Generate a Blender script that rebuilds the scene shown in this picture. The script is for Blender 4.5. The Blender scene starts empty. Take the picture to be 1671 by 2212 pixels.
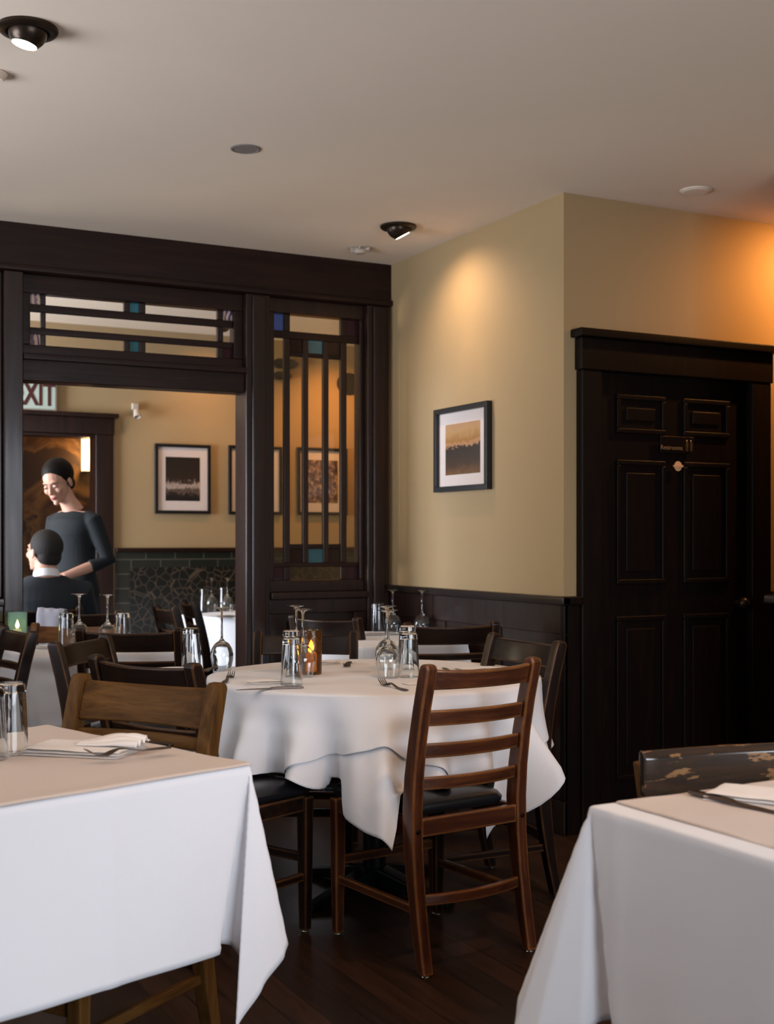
import bpy, bmesh, math, random
from mathutils import Vector, Matrix, Euler, noise
random.seed(7)
SC = bpy.context.scene
COL = SC.collection
PI = math.pi
# ------------------------------------------------------------------ camera
F = 2700.0; TH = math.radians(27.4); CT = math.cos(TH); ST = math.sin(TH)
CX = 835.5; HY = 1165.0; CH = 1.24
cd = bpy.data.cameras.new('camera'); cam = bpy.data.objects.new('camera', cd); COL.objects.link(cam)
cam.location = (0, 0, CH); cam.rotation_euler = (PI/2, 0, -TH)
cd.sensor_width = 36; cd.lens = F/2212*36; cd.shift_y = (HY-1106)/2212
cd.dof.use_dof = True; cd.dof.focus_distance = 3.75; cd.dof.aperture_fstop = 4.5
cd.clip_start = 0.05
SC.camera = cam
SC.view_settings.view_transform = 'Standard'; SC.view_settings.look = 'None'
SC.view_settings.gamma = 1.0; SC.view_settings.use_curve_mapping = False
SC.view_settings.exposure = 0.0
# ------------------------------------------------------------------ daylight
W = bpy.data.worlds.new('world'); SC.world = W; W.use_nodes = True
W.node_tree.nodes['Background'].inputs[0].default_value = (0.62, 0.74, 1.0, 1)
W.node_tree.nodes['Background'].inputs[1].default_value = 0.6
def area(name, loc, rot, sx, sy, e, col, spread=PI):
    l = bpy.data.lights.new(name, 'AREA'); l.shape = 'RECTANGLE'; l.size = sx; l.size_y = sy
    l.energy = e; l.color = col; l.spread = spread
    o = bpy.data.objects.new(name, l); COL.objects.link(o); o.location = loc; o.rotation_euler = rot
    return o
DAY = (0.80, 0.87, 1.0)
WARM = (1.0, 0.56, 0.26)
area('daylight_street', (1.9, -1.2, 1.45), (PI/2-.24, 0, .02), 2.8, 1.5, 82, DAY, math.radians(108))         # through the street windows behind
area('daylight_left', (-2.64, 3.9, 1.5), (PI/2+.75, 0, -PI/2), 2.6, 1.4, 148, DAY, math.radians(120))          # through the left windows
area('daylight_dining', (-1.34, 7.4, 1.6), (PI/2+.2, 0, -PI/2), 1.6, 1.6, 430, DAY)       # window of the far room
# ------------------------------------------------------------------ coordinates
def LW(lat, d, z=0.0): return Vector((lat*CT + d*ST, -lat*ST + d*CT, z))
def DW(lat, d): return Vector((lat*CT + d*ST, -lat*ST + d*CT, 0)).normalized()
def TP(px, py, z=0.76):          # pixel seen on a horizontal plane of height z
    d = (CH-z)*F/(py-HY); return LW((px-CX)/F*d, d, z)
def YD(px, Y): return Y/(CT-(px-CX)/F*ST)
def YX(px, Y): d = YD(px, Y); return ST*d + CT*(px-CX)/F*d
def YZ(px, py, Y): return CH + (HY-py)/F*YD(px, Y)
def XD(px, X): return X/(ST+(px-CX)/F*CT)
def XY(px, X): d = XD(px, X); return d*(CT-(px-CX)/F*ST)
def XZ(px, py, X): return CH + (HY-py)/F*XD(px, X)
# ------------------------------------------------------------------ materials
def mat(name, col=(0.5, 0.5, 0.5), rough=0.5, metal=0.0, coat=0.0, emis=None, es=1.0, trans=0.0, ior=1.45):
    m = bpy.data.materials.new(name); m.use_nodes = True
    b = m.node_tree.nodes['Principled BSDF']
    b.inputs['Base Color'].default_value = (*col, 1); b.inputs['Roughness'].default_value = rough
    b.inputs['Metallic'].default_value = metal; b.inputs['Coat Weight'].default_value = coat
    b.inputs['Coat Roughness'].default_value = 0.15
    b.inputs['Transmission Weight'].default_value = trans; b.inputs['IOR'].default_value = ior
    if emis: b.inputs['Emission Color'].default_value = (*emis, 1); b.inputs['Emission Strength'].default_value = es
    return m
def N(m, t, **k):
    n = m.node_tree.nodes.new(t)
    for a, v in k.items(): setattr(n, a, v)
    return n
def L(m, a, b): m.node_tree.links.new(a, b)
def B(m): return m.node_tree.nodes['Principled BSDF']
def ramp(m, fac, stops):
    r = N(m, 'ShaderNodeValToRGB'); e = r.color_ramp.elements
    e[0].position = stops[0][0]; e[0].color = (*stops[0][1], 1)
    e[1].position = stops[-1][0]; e[1].color = (*stops[-1][1], 1)
    for p, c in stops[1:-1]: x = e.new(p); x.color = (*c, 1)
    L(m, fac, r.inputs[0]); return r.outputs[0]
def coords(m, scale=(1, 1, 1), rot=(0, 0, 0), kind='Object'):
    t = N(m, 'ShaderNodeTexCoord'); mp = N(m, 'ShaderNodeMapping')
    mp.inputs['Scale'].default_value = scale; mp.inputs['Rotation'].default_value = rot
    L(m, t.outputs[kind], mp.inputs[0]); return mp.outputs[0]
def noise_tex(m, vec, scale, detail=4, rough=0.55, dist=0.0):
    n = N(m, 'ShaderNodeTexNoise'); n.inputs['Scale'].default_value = scale; n.inputs['Detail'].default_value = detail
    n.inputs['Roughness'].default_value = rough; n.inputs['Distortion'].default_value = dist
    L(m, vec, n.inputs['Vector']); return n.outputs['Fac']
def bump(m, h, s=0.2, d=0.01):
    b = N(m, 'ShaderNodeBump'); b.inputs['Strength'].default_value = s; b.inputs['Distance'].default_value = d
    L(m, h, b.inputs['Height']); L(m, b.outputs[0], B(m).inputs['Normal'])
def wood(name, dark, mid, light, axis='z', rough=0.32, coat=0.25, wear=None, wearcol=(0.35, 0.15, 0.04), spec=0.22):
    m = mat(name, mid, rough, coat=coat)
    sc = {'x': (3, 40, 40), 'y': (40, 3, 40), 'z': (40, 40, 3)}[axis]
    f = noise_tex(m, coords(m, sc), 1.0, 6, 0.6, 0.4)
    c = ramp(m, f, [(0.3, dark), (0.52, mid), (0.75, light)])
    if wear:
        w = noise_tex(m, coords(m, (1, 1, 1)), 14.0, 8, 0.7)
        bv = N(m, 'ShaderNodeBevel', samples=4); bv.inputs['Radius'].default_value = 0.012
        g = N(m, 'ShaderNodeNewGeometry'); dt = N(m, 'ShaderNodeVectorMath', operation='DOT_PRODUCT')
        L(m, bv.outputs[0], dt.inputs[0]); L(m, g.outputs['Normal'], dt.inputs[1])
        s1 = N(m, 'ShaderNodeMath', operation='SUBTRACT'); s1.inputs[0].default_value = 1.0; L(m, dt.outputs['Value'], s1.inputs[1])
        s2 = N(m, 'ShaderNodeMath', operation='MULTIPLY_ADD'); L(m, s1.outputs[0], s2.inputs[0]); s2.inputs[1].default_value = 5.0
        L(m, w, s2.inputs[2])
        mr = N(m, 'ShaderNodeMapRange'); mr.inputs[1].default_value = wear; mr.inputs[2].default_value = wear+0.14
        L(m, s2.outputs[0], mr.inputs[0])
        mx = N(m, 'ShaderNodeMix', data_type='RGBA'); L(m, mr.outputs[0], mx.inputs['Factor']); L(m, c, mx.inputs['A'])
        mx.inputs['B'].default_value = (*wearcol, 1); c = mx.outputs['Result']
    L(m, c, B(m).inputs['Base Color'])
    r = ramp(m, f, [(0.3, (rough+.1,)*3), (0.8, (rough-.06,)*3)]); L(m, r, B(m).inputs['Roughness'])
    bump(m, f, 0.08, 0.003)
    B(m).inputs['Specular IOR Level'].default_value = spec
    return m
def paint(name, col, sc=60, rough=0.75, s=0.06, var=0.02):
    m = mat(name, col, rough); v = coords(m)
    f2 = noise_tex(m, v, 1.3, 3)
    c = ramp(m, f2, [(0.3, tuple(x*(1-var) for x in col)), (0.7, tuple(min(1, x*(1+var)) for x in col))]); L(m, c, B(m).inputs['Base Color'])
    bump(m, noise_tex(m, v, sc, 5), s, 0.004); return m
M = {}
M['wall'] = paint('cream_wall_paint', (0.35, 0.243, 0.122))
M['ceiling'] = paint('ceiling_paint', (0.78, 0.65, 0.52), 40, 0.85)
DK = ((0.009, 0.003, 0.002), (0.016, 0.006, 0.0035), (0.028, 0.011, 0.006))
M['trimz'] = wood('dark_trim_wood_upright', *DK, axis='z', rough=0.33, coat=0.2, spec=.28)
M['trimx'] = wood('dark_trim_wood_level', *DK, axis='x', rough=0.36, coat=0.05, spec=.2)
M['black_wood'] = wood('near_black_wood', (0.003, 0.002, 0.002), (0.006, 0.003, 0.002), (0.012, 0.006, 0.004), 'z', 0.38, 0.0, spec=.15)
M['trimy'] = wood('dark_trim_wood_depth', (0.008, 0.005, 0.004), (0.014, 0.008, 0.006), (0.03, 0.014, 0.009), axis='y', rough=0.3, coat=0.2)
M['frame_black'] = mat('black_picture_frame', (0.008, 0.008, 0.009), 0.35)
M['mat_board'] = mat('picture_mat_board', (0.62, 0.53, 0.49), 0.6, coat=0.6)
M['iron'] = mat('black_iron', (0.02, 0.025, 0.027), 0.3, 0.8)
M['steel'] = mat('dull_steel', (0.11, 0.085, 0.07), 0.32, 1.0)
M['glide'] = mat('nickel_glide', (0.6, 0.58, 0.55), 0.25, 1.0)
M['brass'] = mat('aged_brass', (0.55, 0.36, 0.14), 0.35, 1.0)
M['bronze'] = mat('dark_bronze', (0.035, 0.022, 0.014), 0.32, 0.7)
M['vinyl'] = mat('black_vinyl', (0.012, 0.012, 0.014), 0.34, coat=0.1)
M['white_plastic'] = mat('off_white_plastic', (0.45, 0.38, 0.31), 0.6)
def cloth_mat(name, col):
    m = mat(name, col, 0.85); B(m).inputs['Sheen Weight'].default_value = 0.15
    v = coords(m); a = noise_tex(m, v, 420, 2)
    b = noise_tex(m, coords(m, (1, 1, 1)), 9, 3)
    ad = N(m, 'ShaderNodeMath', operation='MULTIPLY_ADD'); L(m, b, ad.inputs[0]); ad.inputs[1].default_value = 2.2; L(m, a, ad.inputs[2])
    bump(m, ad.outputs[0], 0.14, 0.004); return m
M['linen'] = cloth_mat('white_linen', (0.74, 0.74, 0.765))
M['topper'] = cloth_mat('beige_cover_sheet', (0.56, 0.46, 0.39))
M['napkin'] = cloth_mat('white_napkin_linen', (0.78, 0.73, 0.69))
M['grey_cloth'] = cloth_mat('grey_jacket_cloth', (0.16, 0.15, 0.17))
def glass_mat(name, col=(0.96, 0.98, 0.98)):
    m = mat(name, col, 0.0, trans=1.0, ior=1.45)
    # let light pass straight through for shadows, as thin glass does
    return m
M['glass'] = glass_mat('clear_glass')
M['amber'] = mat('amber_mottled_glass', (0.42, 0.22, 0.03), 0.08, trans=0.96)
v = coords(M['amber']); bump(M['amber'], noise_tex(M['amber'], v, 90, 3), 0.5, 0.004)
M['seaglass'] = mat('pale_green_glass', (0.50, 0.78, 0.72), 0.12, trans=0.80)
M['blueglass'] = mat('deep_blue_glass', (0.22, 0.20, 0.70), 0.05, trans=1.0)
M['wax'] = mat('candle_wax', (0.8, 0.6, 0.35), 0.5, emis=(1.0, 0.42, 0.10), es=0.6)
M['flame'] = mat('candle_flame', (1, 0.6, 0.2), 0.5, emis=(1.0, 0.55, 0.18), es=28)
M['lens'] = mat('lamp_lens', (1, 0.9, 0.8), 0.5, emis=(1.0, 0.80, 0.58), es=14)
def pane_mat(name, tint, gl=0.08, opac=0.0, body=(0.1, 0.1, 0.1)):
    m = bpy.data.materials.new(name); m.use_nodes = True; nt = m.node_tree
    for n in list(nt.nodes): nt.nodes.remove(n)
    out = N(m, 'ShaderNodeOutputMaterial'); t = N(m, 'ShaderNodeBsdfTransparent'); t.inputs[0].default_value = (*tint, 1)
    g = N(m, 'ShaderNodeBsdfGlossy'); g.inputs['Roughness'].default_value = 0.06
    d = N(m, 'ShaderNodeBsdfDiffuse'); d.inputs[0].default_value = (*body, 1)
    m1 = N(m, 'ShaderNodeMixShader'); m1.inputs[0].default_value = gl; L(m, t.outputs[0], m1.inputs[1]); L(m, g.outputs[0], m1.inputs[2])
    m2 = N(m, 'ShaderNodeMixShader'); m2.inputs[0].default_value = opac; L(m, m1.outputs[0], m2.inputs[1]); L(m, d.outputs[0], m2.inputs[2])
    L(m, m2.outputs[0], out.inputs[0]); return m
M['pane'] = pane_mat('clear_window_glass', (0.96, 0.95, 0.93), 0.05)
M['pane_warm'] = pane_mat('faintly_amber_window_glass', (0.95, 0.86, 0.70), 0.04)
M['pane_teal'] = pane_mat('teal_stained_glass', (0.10, 0.34, 0.42), 0.05, 0.25, (0.10, 0.32, 0.38))
M['pane_blue'] = pane_mat('blue_stained_glass', (0.16, 0.26, 0.60), 0.05, 0.2, (0.2, 0.3, 0.6))
M['pane_brown'] = pane_mat('brown_stained_glass', (0.10, 0.045, 0.03), 0.05, 0.5, (0.03, 0.012, 0.01))
M['pane_purple'] = pane_mat('purple_stained_glass', (0.20, 0.06, 0.12), 0.05, 0.4, (0.06, 0.02, 0.03))
def m_bevelglass():
    m = pane_mat('marbled_white_glass', (0.9, 0.8, 0.75), 0.05, 0.6, (0.5, 0.42, 0.4))
    d = [n for n in m.node_tree.nodes if n.type == 'BSDF_DIFFUSE'][0]
    w = N(m, 'ShaderNodeTexWave'); w.inputs['Scale'].default_value = 14; w.inputs['Distortion'].default_value = 9
    L(m, coords(m), w.inputs['Vector'])
    L(m, ramp(m, w.outputs['Fac'], [(0.3, (0.03, 0.03, 0.12)), (0.5, (0.5, 0.42, 0.42)), (0.8, (0.65, 0.5, 0.45))]), d.inputs[0]); return m
M['pane_marble'] = m_bevelglass()
def m_floor():
    m = mat('dark_plank_floor', (0.03, 0.015, 0.01), 0.4, coat=0.05)
    v = coords(m, (1, 1, 1), (0, 0, math.radians(90)))
    br = N(m, 'ShaderNodeTexBrick'); br.offset = 0.37
    br.inputs['Scale'].default_value = 1.0; br.inputs['Brick Width'].default_value = 1.4; br.inputs['Row Height'].default_value = 0.09
    br.inputs['Mortar Size'].default_value = 0.0015; br.inputs['Color1'].default_value = (0.050, 0.023, 0.012, 1)
    br.inputs['Color2'].default_value = (0.024, 0.012, 0.008, 1); br.inputs['Mortar'].default_value = (0.004, 0.003, 0.002, 1)
    L(m, v, br.inputs['Vector'])
    f = noise_tex(m, coords(m, (45, 2.5, 1)), 1, 6, 0.65)
    c = ramp(m, f, [(0.3, (0.45, 0.45, 0.45)), (0.7, (1.3, 1.2, 1.1))])
    mx = N(m, 'ShaderNodeMix', data_type='RGBA', blend_type='MULTIPLY'); mx.inputs['Factor'].default_value = 1
    L(m, br.outputs['Color'], mx.inputs['A']); L(m, c, mx.inputs['B']); L(m, mx.outputs['Result'], B(m).inputs['Base Color'])
    bump(m, f, 0.15, 0.003); return m
M['floor'] = m_floor()
def m_tile():
    m = mat('dark_green_crackle_tile', (0.02, 0.02, 0.015), 0.3)
    v = coords(m, (1, 1, 1), (PI/2, 0, 0))
    br = N(m, 'ShaderNodeTexBrick'); br.inputs['Scale'].default_value = 1.0
    br.inputs['Brick Width'].default_value = 0.21; br.inputs['Row Height'].default_value = 0.10; br.inputs['Mortar Size'].default_value = 0.004
    br.inputs['Color1'].default_value = (0.014, 0.016, 0.011, 1); br.inputs['Color2'].default_value = (0.026, 0.026, 0.019, 1)
    br.inputs['Mortar'].default_value = (0.085, 0.075, 0.055, 1); L(m, v, br.inputs['Vector'])
    vo = N(m, 'ShaderNodeTexVoronoi', feature='DISTANCE_TO_EDGE'); vo.inputs['Scale'].default_value = 17
    L(m, coords(m), vo.inputs['Vector'])
    cr = ramp(m, vo.outputs['Distance'], [(0.02, (0.075, 0.055, 0.037)), (0.05, (0.010, 0.010, 0.008))])
    sx = N(m, 'ShaderNodeSeparateXYZ'); L(m, coords(m), sx.inputs[0])
    st = N(m, 'ShaderNodeMapRange'); st.inputs[1].default_value = -0.02; st.inputs[2].default_value = 0.0
    L(m, sx.outputs['X'], st.inputs[0])
    g2 = N(m, 'ShaderNodeMath', operation='LESS_THAN'); L(m, sx.outputs['Z'], g2.inputs[0]); g2.inputs[1].default_value = 1.045
    mu = N(m, 'ShaderNodeMath', operation='MULTIPLY'); L(m, st.outputs[0], mu.inputs[0]); L(m, g2.outputs[0], mu.inputs[1])
    mx = N(m, 'ShaderNodeMix', data_type='RGBA'); L(m, mu.outputs[0], mx.inputs['Factor'])
    L(m, br.outputs['Color'], mx.inputs['A']); L(m, cr, mx.inputs['B']); L(m, mx.outputs['Result'], B(m).inputs['Base Color']); return m
M['tile'] = m_tile()
def m_print(name, stops, scale=9, seed=0.0, stretch=(1, 1, 1)):
    m = mat(name, (0.1, 0.05, 0.03), 0.35, coat=0.7)
    t = N(m, 'ShaderNodeTexCoord'); mp = N(m, 'ShaderNodeMapping'); mp.inputs['Location'].default_value = (seed, seed*2, 0)
    mp.inputs['Scale'].default_value = stretch; L(m, t.outputs['Generated'], mp.inputs[0])
    f = noise_tex(m, mp.outputs[0], scale, 9, 0.7, 0.3)
    L(m, ramp(m, f, stops), B(m).inputs['Base Color']); return m
def m_banded(name, bands, scale=7, amp=0.25, seed=0.0):
    # a photograph: tonal bands by height broken up with foliage-like noise
    m = mat(name, (0.1, 0.05, 0.03), 0.35, coat=0.7)
    t = N(m, 'ShaderNodeTexCoord'); s = N(m, 'ShaderNodeSeparateXYZ'); L(m, t.outputs['Generated'], s.inputs[0])
    mp = N(m, 'ShaderNodeMapping'); mp.inputs['Location'].default_value = (seed, seed, seed); L(m, t.outputs['Generated'], mp.inputs[0])
    f = noise_tex(m, mp.outputs[0], scale, 9, 0.72, 0.3)
    a = N(m, 'ShaderNodeMath', operation='MULTIPLY_ADD'); L(m, f, a.inputs[0]); a.inputs[1].default_value = amp
    L(m, s.outputs['Z'], a.inputs[2]); b = N(m, 'ShaderNodeMath', operation='SUBTRACT'); L(m, a.outputs[0], b.inputs[0]); b.inputs[1].default_value = amp*0.5
    L(m, ramp(m, b.outputs[0], bands), B(m).inputs['Base Color']); return m
# ------------------------------------------------------------------ mesh helpers
def box(bm, x0, x1, y0, y1, z0, z1, mtx=None):
    vs = [Vector((x, y, z)) for z in (z0, z1) for y in (y0, y1) for x in (x0, x1)]
    if mtx is not None: vs = [mtx @ v for v in vs]
    v = [bm.verts.new(p) for p in vs]
    for f in ((0, 2, 3, 1), (4, 5, 7, 6), (0, 1, 5, 4), (2, 6, 7, 3), (0, 4, 6, 2), (1, 3, 7, 5)):
        bm.faces.new([v[i] for i in f])
    return bm
def rings(bm, rs, close=True):
    vr = [[bm.verts.new(p) for p in r] for r in rs]
    n = len(vr[0])
    for a, b in zip(vr, vr[1:]):
        for i in range(n): bm.faces.new((a[i], a[(i+1) % n], b[(i+1) % n], b[i]))
    if close:
        bm.faces.new(list(reversed(vr[0]))); bm.faces.new(vr[-1])
    return bm
def zloft(bm, lv, x=0.0):     # lv: (z, ycentre, width, depth)
    return rings(bm, [[Vector((x-w/2, y-d/2, z)), Vector((x+w/2, y-d/2, z)), Vector((x+w/2, y+d/2, z)), Vector((x-w/2, y+d/2, z))] for z, y, w, d in lv])
def lathe(bm, prof, seg=32, mtx=None, closed=False):
    rs = []
    for i in range(seg):
        a = 2*PI*i/seg; rs.append([Vector((r*math.cos(a), r*math.sin(a), z)) for r, z in prof])
    if mtx is not None: rs = [[mtx @ p for p in r] for r in rs]
    vr = [[bm.verts.new(p) for p in r] for r in rs]; m = len(prof)
    for i in range(seg):
        a = vr[i]; b = vr[(i+1) % seg]
        for j in range(m if closed else m-1):
            k = (j+1) % m
            try: bm.faces.new((a[j], b[j], b[k], a[k]))
            except ValueError: pass
    bmesh.ops.remove_doubles(bm, verts=bm.verts, dist=1e-6)
    return bm
def tube(bm, pts, rad, seg=12, squash=None):
    rs = []; n = len(pts); pts = [Vector(p) for p in pts]
    up = Vector((0, 0, 1)); prev = None
    for i, p in enumerate(pts):
        t = (pts[min(i+1, n-1)]-pts[max(i-1, 0)]).normalized()
        if prev is None:
            a = t.cross(up if abs(t.z) < 0.9 else Vector((1, 0, 0))).normalized()
        else: a = (prev - t*prev.dot(t)).normalized()
        prev = a; b = t.cross(a)
        r = rad[i] if isinstance(rad, (list, tuple)) else rad
        ra, rb = (r if isinstance(r, tuple) else (r, r))
        rs.append([p + a*ra*math.cos(2*PI*k/seg) + b*rb*math.sin(2*PI*k/seg) for k in range(seg)])
    return rings(bm, rs)
def ell(bm, c, r, seg=20, mtx=None):
    m = Matrix.Translation(Vector(c)) @ (mtx if mtx is not None else Matrix()) @ Matrix.Diagonal((*r, 1))
    bmesh.ops.create_uvsphere(bm, u_segments=seg, v_segments=seg//2+2, radius=1, matrix=m); return bm
def extr(bm, poly, d0, d1, plane='yz'):    # poly of 2-D points, extruded along the other axis
    def P(a, b, d): return {'yz': Vector((d, a, b)), 'xz': Vector((a, d, b)), 'xy': Vector((a, b, d))}[plane]
    return rings(bm, [[P(a, b, d0) for a, b in poly], [P(a, b, d1) for a, b in poly]])
def obj(name, bm, m, parent=None, smooth=False, bevel=0.0, sub=0, loc=None, solid=0.0, bseg=2):
    bmesh.ops.recalc_face_normals(bm, faces=bm.faces[:])
    me = bpy.data.meshes.new(name); bm.to_mesh(me); bm.free()
    me.materials.append(M[m] if isinstance(m, str) else m)
    o = bpy.data.objects.new(name, me); COL.objects.link(o)
    if parent: o.parent = parent
    if loc is not None: o.location = loc
    if smooth:
        for p in me.polygons: p.use_smooth = True
        if not solid: me.set_sharp_from_angle(angle=0.7)
    if solid:
        s = o.modifiers.new('solid', 'SOLIDIFY'); s.thickness = solid; s.offset = 0
    if bevel:
        b = o.modifiers.new('bevel', 'BEVEL'); b.width = bevel; b.segments = bseg; b.limit_method = 'ANGLE'; b.angle_limit = 0.6
        for p in me.polygons: p.use_smooth = True
        w = o.modifiers.new('wn', 'WEIGHTED_NORMAL')
    if sub:
        s = o.modifiers.new('sub', 'SUBSURF'); s.levels = sub; s.render_levels = sub
    return o
def tag(o, label, cat, group=None, kind=None):
    o['label'] = label; o['category'] = cat
    if group: o['group'] = group
    if kind: o['kind'] = kind
    return o
def thing(name, label, cat, loc=(0, 0, 0), rz=0.0, group=None):
    o = bpy.data.objects.new(name, None); COL.objects.link(o); o.location = loc; o.rotation_euler = (0, 0, rz)
    o.empty_display_size = 0.05
    return tag(o, label, cat, group)
def struct(o, label=None, cat=None):
    o['kind'] = 'structure'
    if label: o['label'] = label
    if cat: o['category'] = cat
    return o
def copy_tree(o, parent=None):
    c = o.copy(); COL.objects.link(c)
    if parent: c.parent = parent
    for ch in list(o.children):
        copy_tree(ch, c)
    return c
def put(o, loc, rz=None, label=None, group=None, scale=None):
    o.location = loc
    if rz is not None: o.rotation_euler = (0, 0, rz)
    if label: o['label'] = label
    if group: o['group'] = group
    if scale: o.scale = scale
    return o
def baked(name, bm, m, parent=None, voxel=0.006, smooth_it=6):   # union of closed lofts into one continuous skin
    me = bpy.data.meshes.new(name+'_src'); bmesh.ops.recalc_face_normals(bm, faces=bm.faces[:]); bm.to_mesh(me); bm.free()
    t = bpy.data.objects.new('tmp', me); COL.objects.link(t)
    r = t.modifiers.new('r', 'REMESH'); r.mode = 'VOXEL'; r.voxel_size = voxel
    s = t.modifiers.new('s', 'SMOOTH'); s.factor = 0.5; s.iterations = smooth_it
    dg = bpy.context.evaluated_depsgraph_get(); dg.update()
    me2 = bpy.data.meshes.new_from_object(t.evaluated_get(dg)); me2.name = name
    bpy.data.objects.remove(t); bpy.data.meshes.remove(me)
    me2.materials.clear(); me2.materials.append(M[m] if isinstance(m, str) else m)
    for p in me2.polygons: p.use_smooth = True
    o = bpy.data.objects.new(name, me2); COL.objects.link(o)
    if parent: o.parent = parent
    return o
# ------------------------------------------------------------------ room shell
XW = 3.08; YP = 5.89; YDW = 4.312; H = 2.70; YB = 8.5; XL = -2.5; YF = -1.0; XN = 3.67; YN = 3.70
PT = 0.14                       # partition thickness
def sbox(name, m, dims, label, cat, bevel=0.0):
    o = obj(name, box(bmesh.new(), *dims), m, bevel=bevel); struct(o, label, cat); return o
sbox('floor', 'floor', (XL-.2, 6.0, YF-.2, 10.4, -0.1, 0), 'dark brown plank floor', 'floor')
sbox('ceiling', 'ceiling', (XL-.2, 6.0, YF-.2, 10.4, H, H+.1), 'plain warm grey plaster ceiling', 'ceiling')
sbox('wall_side', 'wall', (XW, XW+.14, YDW+.015, YP+PT, 0, H), 'cream side wall holding the single framed print', 'wall')
sbox('wall_near', 'wall', (XN, XN+.14, YF, YN, 0, H), 'pale wall edge at the far right', 'wall')
sbox('wall_alcove', 'wall', (5.4, 5.5, YF, 10.3, 0, H), 'wall closing the restroom alcove', 'wall')
# wall with the restroom door
bm = bmesh.new()
DX0, DX1, DZ = YX(1288, YDW), YX(1617, YDW), 1.97
box(bm, XW+.14, DX0, YDW+.015, YDW+.12, 0, H); box(bm, DX1, 5.4, YDW+.015, YDW+.12, 0, H); box(bm, DX0, DX1, YDW+.015, YDW+.12, DZ, H)
struct(obj('wall_door', bm, 'wall'), 'cream wall with the dark restroom door', 'wall')
# left wall with window openings
def wall_x(name, X, t, y0, y1, wins, m, label):
    bm = bmesh.new(); y = y0
    for a, b, z0, z1 in wins:
        box(bm, X-t, X, y, a, 0, H); box(bm, X-t, X, a, b, 0, z0); box(bm, X-t, X, a, b, z1, H); y = b
    box(bm, X-t, X, y, y1, 0, H)
    return struct(obj(name, bm, m), label, 'wall')
wall_x('wall_left', XL, .12, YF, YP, [(2.4, 5.4, 0.8, 2.25)], 'wall', 'left wall of the dining room with a street window')
wall_x('wall_left_far', -1.2, .12, YP+PT, YB, [(6.5, 8.2, 0.8, 2.3)], 'wall', 'left wall of the far room with a street window')
bm = bmesh.new()
box(bm, XL, -0.4, YF-.12, YF, 0, H); box(bm, 3.0, 5.4, YF-.12, YF, 0, H); box(bm, -0.4, 3.0, YF-.12, YF, 0, 0.55); box(bm, -0.4, 3.0, YF-.12, YF, 2.2, H)
struct(obj('wall_front', bm, 'wall'), 'street wall behind the viewer with wide window', 'wall')
def win_frame(name, ax, p, a0, a1, z0, z1, n, label):
    bm = bmesh.new()
    def bb(a, b, c, d, t=.03):
        if ax == 'x': box(bm, p-t, p+t, a, b, c, d)
        else: box(bm, a, b, p-t, p+t, c, d)
    bb(a0, a1, z0, z0+.05); bb(a0, a1, z1-.05, z1)
    for i in range(n+1):
        x = a0 + (a1-a0-.05)*i/n; bb(x, x+.05, z0+.05, z1-.05, .025)
    o = struct(obj(name, bm, 'black_wood'), label, 'window')
    bm = bmesh.new()
    if ax == 'x': box(bm, p-.003, p+.003, a0, a1, z0, z1)
    else: box(bm, a0, a1, p-.003, p+.003, z0, z1)
    obj('pane', bm, 'pane', o)
win_frame('window_1', 'x', XL-.06, 2.4, 5.4, 0.8, 2.25, 4, 'street window in the left wall')
win_frame('window_2', 'y', YF-.06, -0.4, 3.0, 0.55, 2.2, 4, 'street window behind the viewer')
win_frame('window_3', 'x', -1.26, 6.5, 8.2, 0.8, 2.3, 2, 'street window of the far room')
# far wall with doorway
cw0 = YX(243, YB)-.001; FX0, FX1, FZ = 0.62, YX(211, YB), YZ(150, 937, YB)
bm = bmesh.new()
box(bm, -1.2, FX0, YB, YB+.14, 0, H); box(bm, cw0, 5.4, YB, YB+.14, 0, H); box(bm, FX1, cw0, YB, YB+.14, FZ, H); box(bm, FX0, FX1, YB, YB+.14, FZ, H)
struct(obj('wall_back', bm, 'wall'), 'far cream wall with framed prints, exit sign and doorway', 'wall')
RZ2 = YZ(400, 1183, YB)
cx0 = YX(248, YB)
tl = obj('trim_1', box(bmesh.new(), -YX(282, YB)+cx0-.0, 5.39-YX(282, YB), -.012, 0, 0, RZ2-.03), 'tile', loc=(YX(282, YB), YB, 0))
struct(tl, 'dark green tile wainscot of the far wall', 'wainscot')
o = obj('trim_2', box(bmesh.new(), cx0, 5.39, YB-.045, YB-.001, RZ2-.03, RZ2), 'trimx', bevel=.005); struct(o, 'dark ledge above the tile wainscot', 'rail')
# far doorway casing
bm = bmesh.new()
cw = YX(243, YB)
box(bm, FX0, FX1, YB-.02, YB+.15, FZ-.02, FZ)
box(bm, FX1-.02, cw, YB-.03, YB+.15, 0, FZ); box(bm, FX0-.12, FX0, YB-.03, YB-.001, 0, FZ)
box(bm, FX0-.14, cw+.005, YB-.035, YB-.001, FZ, FZ+.115); box(bm, FX0-.16, cw+.03, YB-.06, YB-.001, FZ+.115, FZ+.145)
struct(obj('door_2', bm, 'trimz', bevel=.004), 'dark wooden casing of the far doorway', 'doorway')
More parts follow.
